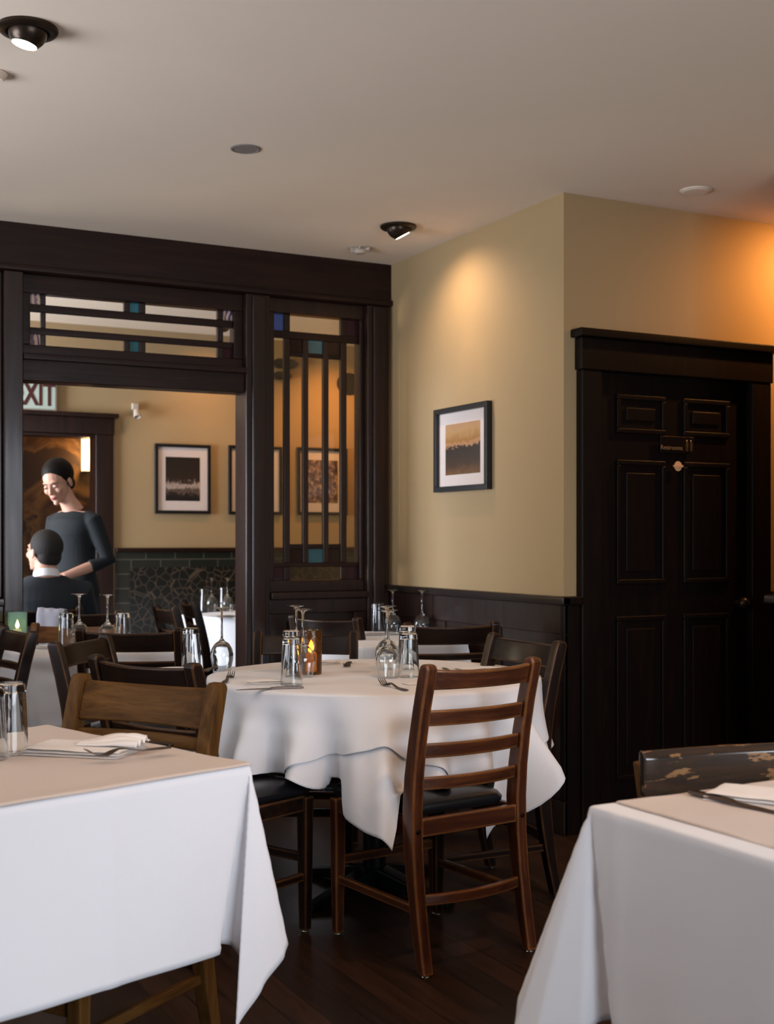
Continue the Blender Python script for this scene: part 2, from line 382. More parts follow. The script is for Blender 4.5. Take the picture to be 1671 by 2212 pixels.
# room beyond: painted wall
m = mat('gold_brown_mural', (0.1, 0.05, 0.02), 0.6)
w = N(m, 'ShaderNodeTexNoise'); w.inputs['Scale'].default_value = 2.8; w.inputs['Detail'].default_value = 6; w.inputs['Distortion'].default_value = .8
L(m, coords(m, (1, 1, 1)), w.inputs['Vector'])
L(m, ramp(m, w.outputs['Fac'], [(0.36, (0.03, 0.014, 0.008)), (0.48, (0.04, 0.02, 0.01)), (0.54, (0.20, 0.11, 0.035)), (0.62, (0.09, 0.042, 0.016)), (0.72, (0.04, 0.02, 0.012))]), B(m).inputs['Base Color'])
YM = 9.9
o = obj('wall_mural', box(bmesh.new(), -1.2, 3.4, YM, YM+.1, 0, H), m); struct(o, 'gold and brown mural wall seen through the far doorway', 'wall')
sbox('wall_hall', 'wall', (2.6, 2.7, YB+.14, YM, 0, H), 'side wall beyond the far doorway', 'wall')
sbox('wall_hall_left', 'wall', (-1.3, -1.2, YB, YM, 0, H), 'left wall beyond the far doorway', 'wall')
# wall rails and wainscot of the dining room
RZ = 1.0
def wainscot_x(name, X, y0, y1, z1, sgn, label, mname='black_wood'):
    bm = bmesh.new(); t = .018
    def bb(a, b, c, d, tt): box(bm, min(X, X+sgn*tt), max(X, X+sgn*tt), a, b, c, d)
    bb(y0, y1, 0, z1-.035, .008); bb(y0, y1, 0, .14, .022); bb(y0, y1, z1-.16, z1-.035, t)
    n = max(2, int((y1-y0)/.42))
    for i in range(n+1):
        y = y0+(y1-y0-.09)*i/n; bb(y, y+.09, .14, z1-.16, t)
    return struct(obj(name, bm, mname, bevel=.004), label, 'wainscot')
wainscot_x('trim_3', XW-.0005, YDW-.018, YP-.001, RZ, -1, 'dark panelled wainscot of the side wall', 'trimz')
o = obj('trim_4', box(bmesh.new(), XW-.045, XW-.0005, YDW-.04, YP-.001, RZ-.035, RZ), 'trimy', bevel=.006); struct(o, 'dark chair rail along the side wall', 'rail')
wainscot_x('trim_5', XN-.0005, YF, YN, 1.02, -1, 'dark panelled wainscot at the far right')
o = obj('trim_6', box(bmesh.new(), XN-.05, XN+.16, YF, YN+.03, .985, 1.02), 'trimy', bevel=.006); struct(o, 'dark chair rail at the far right', 'rail')
bm = bmesh.new()
dcx0 = YX(1248, YDW); dcx1 = YX(1655, YDW)
box(bm, XW-.02, dcx0-.001, YDW-.018, YDW+.0145, 0, RZ-.035); box(bm, XW-.04, dcx0-.001, YDW-.04, YDW+.0145, RZ-.035, RZ)
box(bm, dcx1+.001, 5.39, YDW-.018, YDW+.0145, 0, RZ-.035); box(bm, dcx1+.001, 5.39, YDW-.04, YDW+.0145, RZ-.035, RZ)
struct(obj('trim_7', bm, 'black_wood', bevel=.004), 'dark wainscot and rail beside the restroom door', 'wainscot')
# restroom door with casing
bm = bmesh.new(); DXc = (DX0+DX1)/2
box(bm, DX0, DX1, YDW+.015, YDW+.055, .005, DZ)
dr = struct(obj('door_1', bm, 'black_wood', bevel=.003), 'dark panelled restroom door', 'door')
bm = bmesh.new()
box(bm, dcx0, DX0+.006, YDW-.03, YDW+.014, 0, 1.955); box(bm, DX1-.006, dcx1, YDW-.03, YDW+.014, 0, 1.955)
box(bm, dcx0-.008, dcx1+.008, YDW-.036, YDW+.014, 1.955, 2.09); box(bm, dcx0-.03, dcx1+.03, YDW-.065, YDW+.014, 2.09, 2.125)

obj('door_casing', bm, 'black_wood', dr, bevel=.005)
def panel(x0, x1, z0, z1):
    bm = bmesh.new(); y = YDW+.015; t = .022
    for a, b, c, d in ((x0, x1, z0, z0+t), (x0, x1, z1-t, z1), (x0, x0+t, z0+t, z1-t), (x1-t, x1, z0+t, z1-t)):
        box(bm, a, b, y-.014, y, c, d)
    box(bm, x0+.055, x1-.055, y-.008, y, z0+.055, z1-.055)
    obj('door_panel', bm, 'black_wood', dr, bevel=.004)
pz = lambda py: YZ(1400, py, YDW)
xm = (DX0+DX1)/2
for a, b in ((DX0+.11, xm-.05), (xm+.05, DX1-.11)):
    panel(a, b, pz(938), pz(855)); panel(a, b, pz(1262), pz(995)); panel(a, b, .2, pz(1330))
for z0 in (YZ(1288, 906, YDW), .25):
    bm = bmesh.new(); lathe(bm, [(0, 0), (.007, 0), (.007, .09), (0, .09)], 10)
    obj('hinge', bm, 'brass', dr, loc=(DX0+.002, YDW-.004, z0))['label'] = 'brass hinge'
bm = bmesh.new(); ell(bm, (0, 0, 0), (.028, .028, .028)); tube(bm, [(0, .05, 0), (0, 0, 0)], .012)
obj('door_knob', bm, 'bronze', dr, smooth=True, loc=(DX1-.06, YDW-.03, .95))
# signs on the restroom door
def text_mesh(s, size, ext=0.001, bold=0.0, align='CENTER', sx=1.0):
    c = bpy.data.curves.new('t', 'FONT'); c.body = s; c.size = size; c.extrude = ext; c.offset = bold; c.align_x = align; c.align_y = 'CENTER'
    t = bpy.data.objects.new('t', c); COL.objects.link(t)
    dg = bpy.context.evaluated_depsgraph_get(); dg.update()
    me = bpy.data.meshes.new_from_object(t.evaluated_get(dg)); bpy.data.objects.remove(t)
    me.transform(Matrix.Diagonal((sx, 1, 1, 1)))
    me.transform(Matrix.Rotation(PI/2, 4, 'X')); return me
def text_obj(s, size, m, parent, loc, **k):
    me = text_mesh(s, size, **k); me.materials.clear(); me.materials.append(M[m] if isinstance(m, str) else m)
    o = bpy.data.objects.new('lettering', me); COL.objects.link(o); o.parent = parent; o.location = loc; return o
M['dim_gold'] = mat('dim_gold_paint', (0.22, 0.12, 0.05), 0.5)
ys = YDW+.001
sg = thing('restroom_sign', 'small dark sign reading Restrooms with two figures, on the dark door', 'sign', (YX(1462, YDW), ys, YZ(1462, 965, YDW)))
obj('sign_plate', box(bmesh.new(), -.095, .095, -.004, 0, -.028, .045), 'black_wood', sg, bevel=.002)
text_obj('Restrooms', .028, 'dim_gold', sg, (-.035, -.0055, -.006))
for dx in (.052, .076):
    bm = bmesh.new(); ell(bm, (dx, -.005, .027), (.0045, .002, .0045), 10)
    box(bm, dx-.006, dx+.006, -.007, -.004, 0, .021)
    box(bm, dx-.005, dx-.001, -.007, -.004, -.018, 0); box(bm, dx+.001, dx+.005, -.007, -.004, -.018, 0)
    obj('figure_symbol', bm, 'brass', sg)
bm = bmesh.new(); lathe(bm, [(0, 0), (.019, 0), (.022, -.004), (0, -.006)], 24, Matrix.Rotation(-PI/2, 4, 'X'))
box(bm, -.027, .027, -.008, -.002, -.004, .004)
pq = obj('door_plaque', bm, mat('peach_brass', (0.75, 0.42, 0.2), 0.4, 0.2), loc=(YX(1463, YDW), ys, YZ(1463, 1007, YDW)), smooth=False)
tag(pq, 'tiny round brass plaque with a band, on the restroom door', 'plaque')
# ------------------------------------------------------------------ wooden partition
px2x = lambda px: YX(px, YP)
zz = lambda px, py: YZ(px, py, YP)
XO0, XO1 = px2x(50), px2x(530)              # the open bay
XS0, XS1 = px2x(590), px2x(790)             # stained glass light beside it
XJ = px2x(8)
Zb = 2.475; Zt = 2.10; Zo = 1.975
part_top = obj('trim_8', box(bmesh.new(), -2.5, XW-.001, YP, YP+PT, Zb, H-.001), 'trimx', bevel=.004); struct(part_top, 'wide dark beam along the top of the wooden partition', 'beam')
o = obj('trim_9', box(bmesh.new(), -2.5, XW-.001, YP-.022, YP-.0005, Zb, Zb+.03), 'trimx', bevel=.006); struct(o, 'thin moulding under the partition beam', 'moulding')
def post(i, x0, x1, z1, label, ex=0.0):
    bm = bmesh.new(); box(bm, x0, x1, YP-ex, YP+PT+ex, 0, z1)
    if x1-x0 > .1:
        box(bm, x0+.03, x1-.03, YP-ex-.016, YP-ex, .02, z1-.01)
    return struct(obj('trim_%d' % i, bm, 'trimz', bevel=.006), label, 'post')
post(10, XJ, XO0, Zb-.001, 'dark post at the left of the open bay', .01)
post(11, XO1, XS0-.02, Zb-.001, 'dark post between the open bay and the stained glass', .01)
post(12, XS1+.005, XW-.019, Zb-.001, 'dark post in the corner by the cream wall', .01)
bm = bmesh.new(); box(bm, XO0, XO1, YP+.01, YP+PT-.01, Zo, Zt)
box(bm, XO0, XO1, YP-.02, YP+.01, Zt-.03, Zt)
struct(obj('trim_13', bm, 'trimx', bevel=.005), 'dark header over the open bay', 'beam')
# leaded glass panels : grid of bars and panes on a plane
def glazing(name, label, x0, x1, z0, z1, xs, zs, panes, bars_m='trimx', fr=0.03):
    """frame + bars (list of x0,x1,z0,z1) + panes (x0,x1,z0,z1,material)"""
    t = thing(name, label, 'window', ((x0+x1)/2, YP+PT/2, z0)); t['kind'] = 'structure'
    ox, oz = (x0+x1)/2, z0
    bm = bmesh.new()
    fl, frr, fb, ft = fr
    box(bm, x0-ox, x1-ox, -.035, .035, 0, fb-oz); box(bm, x0-ox, x1-ox, -.035, .035, ft-oz, z1-oz)
    box(bm, x0-ox, fl-ox, -.035, .035, fb-oz, ft-oz); box(bm, frr-ox, x1-ox, -.035, .035, fb-oz, ft-oz)
    obj('sash', bm, bars_m, t, bevel=.004)
    for a, b, c, d in xs: obj('glazing_bar', box(bmesh.new(), a-ox, b-ox, -.012, .012, c-oz, d-oz), 'trimz' if d-c > b-a else 'trimx', t, bevel=.003)
    for a, b, c, d, mm in panes: obj('pane', box(bmesh.new(), a-ox, b-ox, -.002, .002, c-oz, d-oz), mm, t)
    return t
# transom over the bay
tx = [px2x(p) for p in (69, 94, 105, 275, 288, 308, 322, 478, 491, 511)]
tz = [2.147, 2.201, 2.232, 2.305, 2.341, 2.389]      # bottom .. top
bars = [(tx[0], tx[9], tz[1], tz[2]), (tx[0], tx[9], tz[3], tz[4])]
bars += [(tx[1], tx[2], tz[0], tz[1]), (tx[1], tx[2], tz[2], tz[3]), (tx[1], tx[2], tz[4], tz[5]), (tx[7], tx[8], tz[0], tz[1]), (tx[7], tx[8], tz[2], tz[3]), (tx[7], tx[8], tz[4], tz[5])]
panes = [(tx[0], tx[1], tz[4], tz[5], 'pane_marble'), (tx[0], tx[1], tz[2], tz[3], 'pane'), (tx[0], tx[1], tz[0], tz[1], 'pane_marble'),
         (tx[8], tx[9], tz[4], tz[5], 'pane_marble'), (tx[8], tx[9], tz[2], tz[3], 'pane'), (tx[8], tx[9], tz[0], tz[1], 'pane_purple'), (tx[2], tx[7], tz[2], tz[3], 'pane')]
for a, b in ((tz[4], tz[5]), (tz[0], tz[1])):
    bars += [(tx[3], tx[4], a, b), (tx[5], tx[6], a, b)]
    panes += [(tx[2], tx[3], a, b, 'pane'), (tx[6], tx[7], a, b, 'pane'), (tx[4], tx[5], a, b, 'pane_teal')]
glazing('window_4', 'long leaded transom with two small teal squares above the open bay', XO0, XO1, Zt, Zb, bars, None, panes, fr=(tx[0], tx[9], tz[0], tz[5]))
# tall light
def tall_light(name, label, X0, X1, warm='pane_warm'):
    ps = [598, 623, 636, 664, 676, 708, 720, 746, 759, 783]
    k0, k1 = px2x(590), px2x(790)
    x = [X0+(px2x(p)-k0)/(k1-k0)*(X1-X0) for p in ps]
    zt = [2.40, 2.313, 2.275, 2.213, 2.185]; zb = [1.029, 1.096, 1.119, 1.19, 1.215]
    bars = [(x[0], x[9], zt[1]-.0, zt[1]+.0-.036), (x[0], x[9], zb[1], zb[1]+.03)]
    bars = [(x[0], x[9], zt[2], zt[1]), (x[0], x[9], zb[1], zb[2])]
    bars += [(x[1], x[2], zb[0], zb[1]), (x[1], x[2], zb[2], zt[2]), (x[1], x[2], zt[1], zt[0]), (x[7], x[8], zb[0], zb[1]), (x[7], x[8], zb[2], zt[2]), (x[7], x[8], zt[1], zt[0])]
    bars += [(x[3], x[4], zb[2], zt[2]), (x[5], x[6], zb[2], zt[2])]
    bars += [(x[2], x[3], zt[4], zt[4]+.022), (x[4], x[5], zt[4], zt[4]+.022), (x[6], x[7], zt[4], zt[4]+.022), (x[2], x[3], zb[3], zb[4]), (x[4], x[5], zb[3], zb[4]), (x[6], x[7], zb[3], zb[4])]
    P = [(x[0], x[1], zt[1], zt[0], 'pane_blue'), (x[2], x[7], zt[1], zt[0], warm), (x[8], x[9], zt[1], zt[0], 'pane_purple'),
         (x[0], x[1], zb[2], zt[2], warm), (x[8], x[9], zb[2], zt[2], warm),
         (x[2], x[3], zb[4], zt[4], warm), (x[4], x[5], zb[4], zt[4], warm), (x[6], x[7], zb[4], zt[4], warm),
         (x[2], x[3], zt[4]+.022, zt[2], 'pane_brown'), (x[4], x[5], zt[4]+.022, zt[2], 'pane_teal'), (x[6], x[7], zt[4]+.022, zt[2], 'pane_brown'),
         (x[2], x[3], zb[2], zb[3], 'pane_brown'), (x[4], x[5], zb[2], zb[3], 'pane_teal'), (x[6], x[7], zb[2], zb[3], 'pane_brown'),
         (x[0], x[1], zb[0], zb[1], 'pane_purple'), (x[2], x[7], zb[0], zb[1], warm), (x[8], x[9], zb[0], zb[1], 'pane_purple')]
    glazing(name, label, X0-.02, X1+.005, .97, Zb, bars, None, P, bars_m='trimz', fr=(x[0], x[9], zb[0], zt[0]))
tall_light('window_5', 'tall leaded window of narrow upright panes right of the open bay', XS0, XS1)
tall_light('window_6', 'leaded window cut off at the left edge behind the post', XJ-.80, XJ-.19)
struct(obj('trim_17', box(bmesh.new(), XJ-.184, XJ-.001, YP+.03, YP+PT-.03, .97, Zb-.001), 'trimz', bevel=.006), 'dark stile at the left picture edge, widened to hide the bright pane', 'post')  # stile put in and widened to keep this edge dark
def low_panel(i, x0, x1, label):
    bm = bmesh.new(); box(bm, x0, x1, YP+.03, YP+PT-.03, 0, .97); box(bm, x0, x1, YP+.0, YP+.03, 0, .16); box(bm, x0, x1, YP, YP+.03, .86, .935)
    box(bm, x0-.0, x1+.0, YP-.03, YP+PT+.03, .935, .97)
    box(bm, x0, x0+.07, YP, YP+.03, .16, .86); box(bm, x1-.07, x1, YP, YP+.03, .16, .86); box(bm, x0+.11, x1-.11, YP+.012, YP+.03, .2, .82)
    return struct(obj('trim_%d' % i, bm, 'trimz', bevel=.005), label, 'panel')
low_panel(14, XS0-.02, XS1+.005, 'dark panel below the tall leaded window')
low_panel(15, -2.5, XJ-.0, 'dark panel below the cut off leaded window')
bm = bmesh.new(); box(bm, -2.5, XJ-.822, YP+.02, YP+PT-.02, .97, Zb)
struct(obj('trim_16', bm, 'trimz'), 'dark boarding at the left of the partition', 'panel')
# ------------------------------------------------------------------ ceiling fixtures
def spot(name, loc, target, e, size, blend, col, rad=.03):
    l = bpy.data.lights.new(name, 'SPOT'); l.energy = e; l.spot_size = size; l.spot_blend = blend; l.color = col; l.shadow_soft_size = rad
    o = bpy.data.objects.new(name, l); COL.objects.link(o); o.location = loc
    o.rotation_euler = (Vector(target)-Vector(loc)).to_track_quat('-Z', 'Y').to_euler(); return o
def downlight(px, py, target, e, label, R=.085, size=2.0, col=WARM, at=None, tilt=0.55):
    d0 = (H-CH)*F/(HY-py); p = at if at else LW((px-CX)/F*d0, d0, H)
    p = Vector(p); t = thing('ceiling_spotlight', label, 'spotlight', p, 0, 'recessed eyeball spotlights')
    bm = bmesh.new(); lathe(bm, [(R*.55, .0), (R, -.001), (R, -.008), (R*.93, -.014), (R*.72, -.016), (R*.66, -.006), (R*.60, -.001)], 40)
    obj('trim_ring', bm, 'bronze', t, smooth=True)
    dirv = Vector((target[0]-p.x, target[1]-p.y, 0)).normalized()
    q = (dirv*math.sin(tilt) + Vector((0, 0, -math.cos(tilt)))).to_track_quat('-Z', 'Y').to_matrix().to_4x4()
    bm = bmesh.new(); r = R*.66
    lathe(bm, [(r*math.cos(a), -r*math.sin(a)) for a in [i*PI/2*.85/8-.5 for i in range(9)]] + [(r*.66, -r*.80), (r*.64, -r*.60)], 36, q)
    obj('eyeball', bm, 'bronze', t, smooth=True, loc=(0, 0, -.006))
    bm = bmesh.new(); lathe(bm, [(0, -r*.80), (r*.62, -r*.80), (r*.62, -r*.72), (0, -r*.72)], 28, q)
    obj('lamp_lens', bm, 'lens', t, loc=(0, 0, -.006))['label'] = 'glowing lamp face'
    d = q @ Vector((0, 0, -1))
    s = spot('lamp_light', p + Vector((0, 0, -.006)) + d*(r*.80+.004), target, e, size, .9, col)
    return t
downlight(860, 488, (3.08, 5.08, 1.9), 30, 'small dark ceiling spotlight near the side wall', tilt=.5, col=(1.0, .72, .48), size=2.3)
downlight(60, 60, tuple(LW(-4, 3.0, .7)), 26, 'large dark ceiling spotlight at the top left corner', tilt=.22)
downlight(0, 0, (4.3, YDW, 2.1), 82, 'ceiling spotlight of the restroom alcove', at=(4.55, 3.93, H), col=(1.0, 0.43, 0.11), tilt=.5, size=2.5)
for p, tg, e in (((.55, 1.3, H), (.2, 1.7, 0), 30), ((1.9, .9, H), (1.7, 1.5, 0), 36), ((-1.0, 2.2, H), (-.7, 2.4, 0), 16),
                 ((2.0, 2.25, H), (1.95, 3.35, 0), 50)):
    downlight(0, 0, tg, e, 'unseen ceiling spotlight added to warm the table tops', at=p)  # extra lamps out of view, added for warm light on the table tops
for p, tg, e in (((2.9, 8.0, H), (3.0, YB, 1.9), 22), ((3.9, 7.95, H), (3.95, YB, 1.6), 52), ((1.35, 7.9, H), (1.3, YB, 1.5), 3)):
    downlight(0, 0, tg, e, 'ceiling spotlight of the far room washing its end wall', at=p, col=(1.0, .50, .18))
def disc_fix(name, label, cat, px, py, R, m, prof=None, z=H):
    d = (H-CH)*F/(HY-py); p = LW((px-CX)/F*d, d, H)
    bm = bmesh.new(); lathe(bm, prof or [(0, -.003), (R*.8, -.003), (R*.9, -.005), (R, -.003), (R, -.0005), (0, -.0005)], 40)
    return tag(obj(name, bm, m, loc=p, smooth=False), label, cat)
M['grille'] = mat('perforated_grille', (0.20, 0.17, 0.15), 0.8)
disc_fix('ceiling_speaker', 'flat round grey grille flush in the middle of the ceiling', 'speaker', 530, 321, .056, 'grille')
R = .055
disc_fix('ceiling_cover', 'faint round plate on the ceiling above the restroom door wall', 'cover plate', 1502, 411, .065, 'ceiling', [(0, -.010), (.05, -.009), (.065, -.003), (.066, -.0005), (0, -.0005)])
disc_fix('ceiling_cover', 'pale disc on the ceiling cut off at the left edge', 'cover plate', -22, 158, .05, 'ceiling', [(0, -.022), (.04, -.021), (.052, -.006), (.053, -.0005), (0, -.0005)])
d = (H-CH)*F/(HY-536); p = LW((778-CX)/F*d, d, H)
t = thing('smoke_detector', 'small white slotted detector on the ceiling above the partition beam', 'smoke detector', p)
bm = bmesh.new(); lathe(bm, [(0, -.004), (.058, -.004), (.064, -.001), (.064, -.0002), (0, -.0002)], 36); obj('base_plate', bm, 'white_plastic', t, smooth=True)
bm = bmesh.new(); lathe(bm, [(0, -.03), (.026, -.028), (.034, -.016), (.03, -.005), (0, -.004)], 30); obj('dome', bm, 'white_plastic', t, smooth=True)
for a in range(6):
    bm = bmesh.new(); box(bm, .028, .055, -.003, .003, -.014, -.004, Matrix.Rotation(a*PI/3, 4, 'Z')); obj('rib', bm, 'white_plastic', t)
# ------------------------------------------------------------------ pictures
def picture(label, w, h, origin, rz, pm, fw=.02, mx=.05, my=.06, dep=.022):
    t = thing('framed_print', label, 'picture', origin, rz)
    bm = bmesh.new(); y0 = -dep
    box(bm, -w/2, w/2, y0, 0, -h/2, -h/2+fw); box(bm, -w/2, w/2, y0, 0, h/2-fw, h/2)
    box(bm, -w/2, -w/2+fw, y0, 0, -h/2+fw, h/2-fw); box(bm, w/2-fw, w/2, y0, 0, -h/2+fw, h/2-fw)
    obj('frame', bm, 'frame_black', t, bevel=.0015)
    obj('mat_board', box(bmesh.new(), -w/2+fw, w/2-fw, -.010, -.006, -h/2+fw, h/2-fw), 'mat_board', t)
    obj('print', box(bmesh.new(), -w/2+fw+mx, w/2-fw-mx, -.0108, -.010, -h/2+fw+my, h/2-fw-my), pm, t)
    return t
p1 = m_banded('dark_woodland_photograph', [(0.0, (.012, .010, .010)), (.16, (.02, .015, .012)), (.22, (.16, .10, .08)), (.26, (.03, .02, .016)), (.33, (.42, .33, .28)), (.38, (.36, .27, .22)), (.44, (.03, .018, .014)), (.95, (.02, .013, .010))], 9, .6)
p2 = m_banded('tree_and_sky_photograph', [(0, (.02, .015, .012)), (.3, (.09, .05, .03)), (.38, (.03, .02, .015)), (.42, (.45, .33, .26)), (.62, (.42, .3, .24)), (.68, (.02, .016, .012)), (1, (.05, .03, .02))], 6, .2, 3.0)
p3 = m_print('mottled_foliage_photograph', [(.35, (.02, .015, .012)), (.5, (.12, .07, .04)), (.62, (.5, .35, .22))], 7, 5.0)
p4 = m_banded('sepia_lake_photograph', [(0, (.16, .07, .02)), (.2, (.05, .025, .012)), (.45, (.03, .018, .012)), (.55, (.02, .014, .012)), (.58, (.45, .23, .11)), (.66, (.30, .14, .03)), (.85, (.42, .24, .10)), (1, (.38, .22, .12))], 5, .5, 1.3)
def wall_pic(px0, px1, py0, py1, label, pm):
    xa, xb = YX(px0, YB), YX(px1, YB); pm_ = (px0+px1)/2
    za, zb = YZ(pm_, py1, YB), YZ(pm_, py0, YB)
    return picture(label, xb-xa, zb-za, ((xa+xb)/2, YB-.001, (za+zb)/2), 0, pm, fw=.023, mx=.055, my=.068)
wall_pic(333, 453, 960, 1110, 'framed dark woodland print, leftmost of those on the far wall', p1)
wall_pic(492, 607, 964, 1112, 'framed tree print on the far wall, half hidden by the dark post', p2)
wall_pic(640, 748, 968, 1113, 'framed mottled print on the far wall seen through the tall leaded window', p3)
ya, yb = XY(1063, XW), XY(947, XW)
za = (XZ(1006, 1060.5, XW)); zb = XZ(1006, 876, XW)
picture('framed sepia landscape print alone on the cream side wall', yb-ya, zb-za, (XW-.001, (ya+yb)/2, (za+zb)/2), -PI/2, p4, fw=.026, mx=.062, my=.055, dep=.03)
# exit sign and things of the far wall
M['sign_face'] = mat('pale_green_sign_face', (0.42, 0.50, 0.44), 0.5)
M['sign_red'] = mat('dark_red_lettering', (0.06, 0.012, 0.010), 0.5)
ex0, ex1 = YX(22, YB), YX(120, YB)
t = thing('exit_sign', 'pale rectangular EXIT sign with dark red letters over the far doorway', 'sign', ((ex0+ex1)/2, YB-.001, YZ(90, 855, YB)))
hw = (ex1-ex0)/2
obj('sign_box', box(bmesh.new(), -hw, hw, -.04, 0, -.105, .105), 'white_plastic', t, bevel=.004)
obj('sign_face', box(bmesh.new(), -hw+.012, hw-.012, -.043, -.04, -.093, .093), 'sign_face', t)
text_obj('EXIT', .215, 'sign_red', t, (0, -.0445, 0), bold=.006, sx=.62)
t = thing('emergency_lamp', 'small white two headed lamp on the far wall left of the prints', 'emergency lamp', (YX(290, YB), YB-.001, YZ(290, 886, YB)))
bm = bmesh.new(); box(bm, -.022, .022, -.035, 0, .0, .045); obj('bracket', bm, 'white_plastic', t, bevel=.004)
bm = bmesh.new(); lathe(bm, [(0, .0), (.020, .004), (.026, -.05), (.022, -.052), (0, -.03)], 20, Matrix.Rotation(-.5, 4, 'X')); obj('lamp_head', bm, 'white_plastic', t, smooth=True, loc=(0, -.05, -.01))
def wall_disc(px, py, rx, rz, label):
    bm = bmesh.new(); lathe(bm, [(0, -.03), (.6, -.028), (.92, -.02), (1, -.008), (1, 0), (0, 0)], 32, Matrix.Diagonal((rx, 1, rz, 1)) @ Matrix.Rotation(-PI/2, 4, 'X') @ Matrix.Diagonal((1, 1, -1, 1)))
    return tag(obj('wall_oval', bm, 'frame_black', loc=(YX(px, YB), YB-.001, YZ(px, py, YB)), smooth=True), label, 'speaker')  # plain dark disc for an unidentified dark oval
wall_disc(754, 830, .105, .085, 'dark oval fixture high on the far wall behind the leaded window')
def lamp_shape(px, py, w, h, label):
    bm = bmesh.new(); extr(bm, [(-w, 0), (-w*.6, h), (w*.6, h), (w, h*.1), (w*.5, -h), (-w*.6, -h)], -.05, 0, 'xz')
    return tag(obj('wall_bracket', bm, 'frame_black', loc=(YX(px, YB), YB-.001, YZ(px, py, YB)), bevel=.01), label, 'bracket')
lamp_shape(612, 787, .11, .035, 'upper dark bracket shape high on the far wall behind leaded glass')
lamp_shape(606, 813, .08, .03, 'lower dark bracket shape high on the far wall behind leaded glass')
# sconce on the mural wall
sy = YM
t = thing('wall_sconce', 'glowing tall wall sconce beside the mural beyond the doorway', 'sconce', (YX(189, sy), sy-.001, YZ(189, 1022, sy)))
m = mat('glowing_mica_shade', (1, .7, .4), .5, emis=(1, .62, .28), es=3.2)
f = noise_tex(m, coords(m), 18, 4); L(m, ramp(m, f, [(.3, (1, .35, .08)), (.45, (1, .7, .36)), (.6, (1, .8, .5))]), B(m).inputs['Emission Color'])
sh = YZ(189, 945, sy)-YZ(189, 1022, sy)
bm = bmesh.new(); rings(bm, [[Vector((.05*math.cos(a), -.075*math.sin(a)-.003, z)) for a in [i*PI/10 for i in range(11)]] for z in (.01, sh*.5, sh)]); obj('shade', bm, m, t, smooth=True)
for z_ in (0, sh): obj('bracket', box(bmesh.new(), -.056, .056, -.082, 0, z_, z_+.012), 'bronze', t)
l = bpy.data.lights.new('sconce_light', 'POINT'); l.energy = 5; l.color = (1, .5, .18); l.shadow_soft_size = .05
o = bpy.data.objects.new('sconce_light', l); COL.objects.link(o); o.location = (YX(189, sy), sy-.16, YZ(189, 985, sy))
# ------------------------------------------------------------------ chairs
WM = {}
def wood_set(k, d, m_, l, wear=None, wc=(.35, .15, .04), rough=.3, coat=.3):
    for ax in 'xyz': WM[k+ax] = wood('%s_chair_wood_%s' % (k, {'x': 'level', 'y': 'depth', 'z': 'upright'}[ax]), d, m_, l, ax, rough, coat, wear, wc, spec={'red': .4, 'dark': .22}.get(k, .1))
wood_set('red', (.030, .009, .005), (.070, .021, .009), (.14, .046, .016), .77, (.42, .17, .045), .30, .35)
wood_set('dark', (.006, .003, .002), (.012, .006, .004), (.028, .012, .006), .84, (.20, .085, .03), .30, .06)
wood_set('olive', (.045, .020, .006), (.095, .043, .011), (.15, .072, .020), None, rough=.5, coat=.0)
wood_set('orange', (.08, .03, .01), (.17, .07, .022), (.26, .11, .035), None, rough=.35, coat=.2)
PL = [(0.008, -.262), (.12, -.238), (.25, -.216), (.36, -.203), (.46, -.200), (.56, -.208), (.66, -.224), (.76, -.246), (.84, -.267), (.872, -.276), (.882, -.277), (.888, -.276)]
PWD = [(.036, .034), (.036, .040), (.037, .046), (.038, .052), (.038, .054), (.037, .052), (.036, .048), (.036, .046), (.036, .046), (.036, .044), (.034, .036), (.028, .022)]
def post_y(z):
    for (a, ya), (b, yb) in zip(PL, PL[1:]):
        if a <= z <= b: return ya+(yb-ya)*(z-a)/(b-a)
    return PL[-1][1]
def slat_bm(z0, z1, a=.178, c=.028, t=.017, dip=0.0):
    n = 14; rs = []
    for i in range(n+1):
        x = -a+2*a*i/n; k = 1-(x/a)**2; dz = -dip*k
        y0 = post_y(z0)-c*k; y1 = post_y(z1)-c*k
        rs.append([Vector((x, y0-t/2, z0)), Vector((x, y1-t/2, z1+dz)), Vector((x, y1+t/2, z1+dz)), Vector((x, y0+t/2, z0))])
    return rings(bmesh.new(), rs)
RAILS = {'red': (.812, ((.706, .752), (.612, .655), (.518, .556)))}
DRAIL = (.790, ((.722, .752), (.652, .684), (.580, .612)))
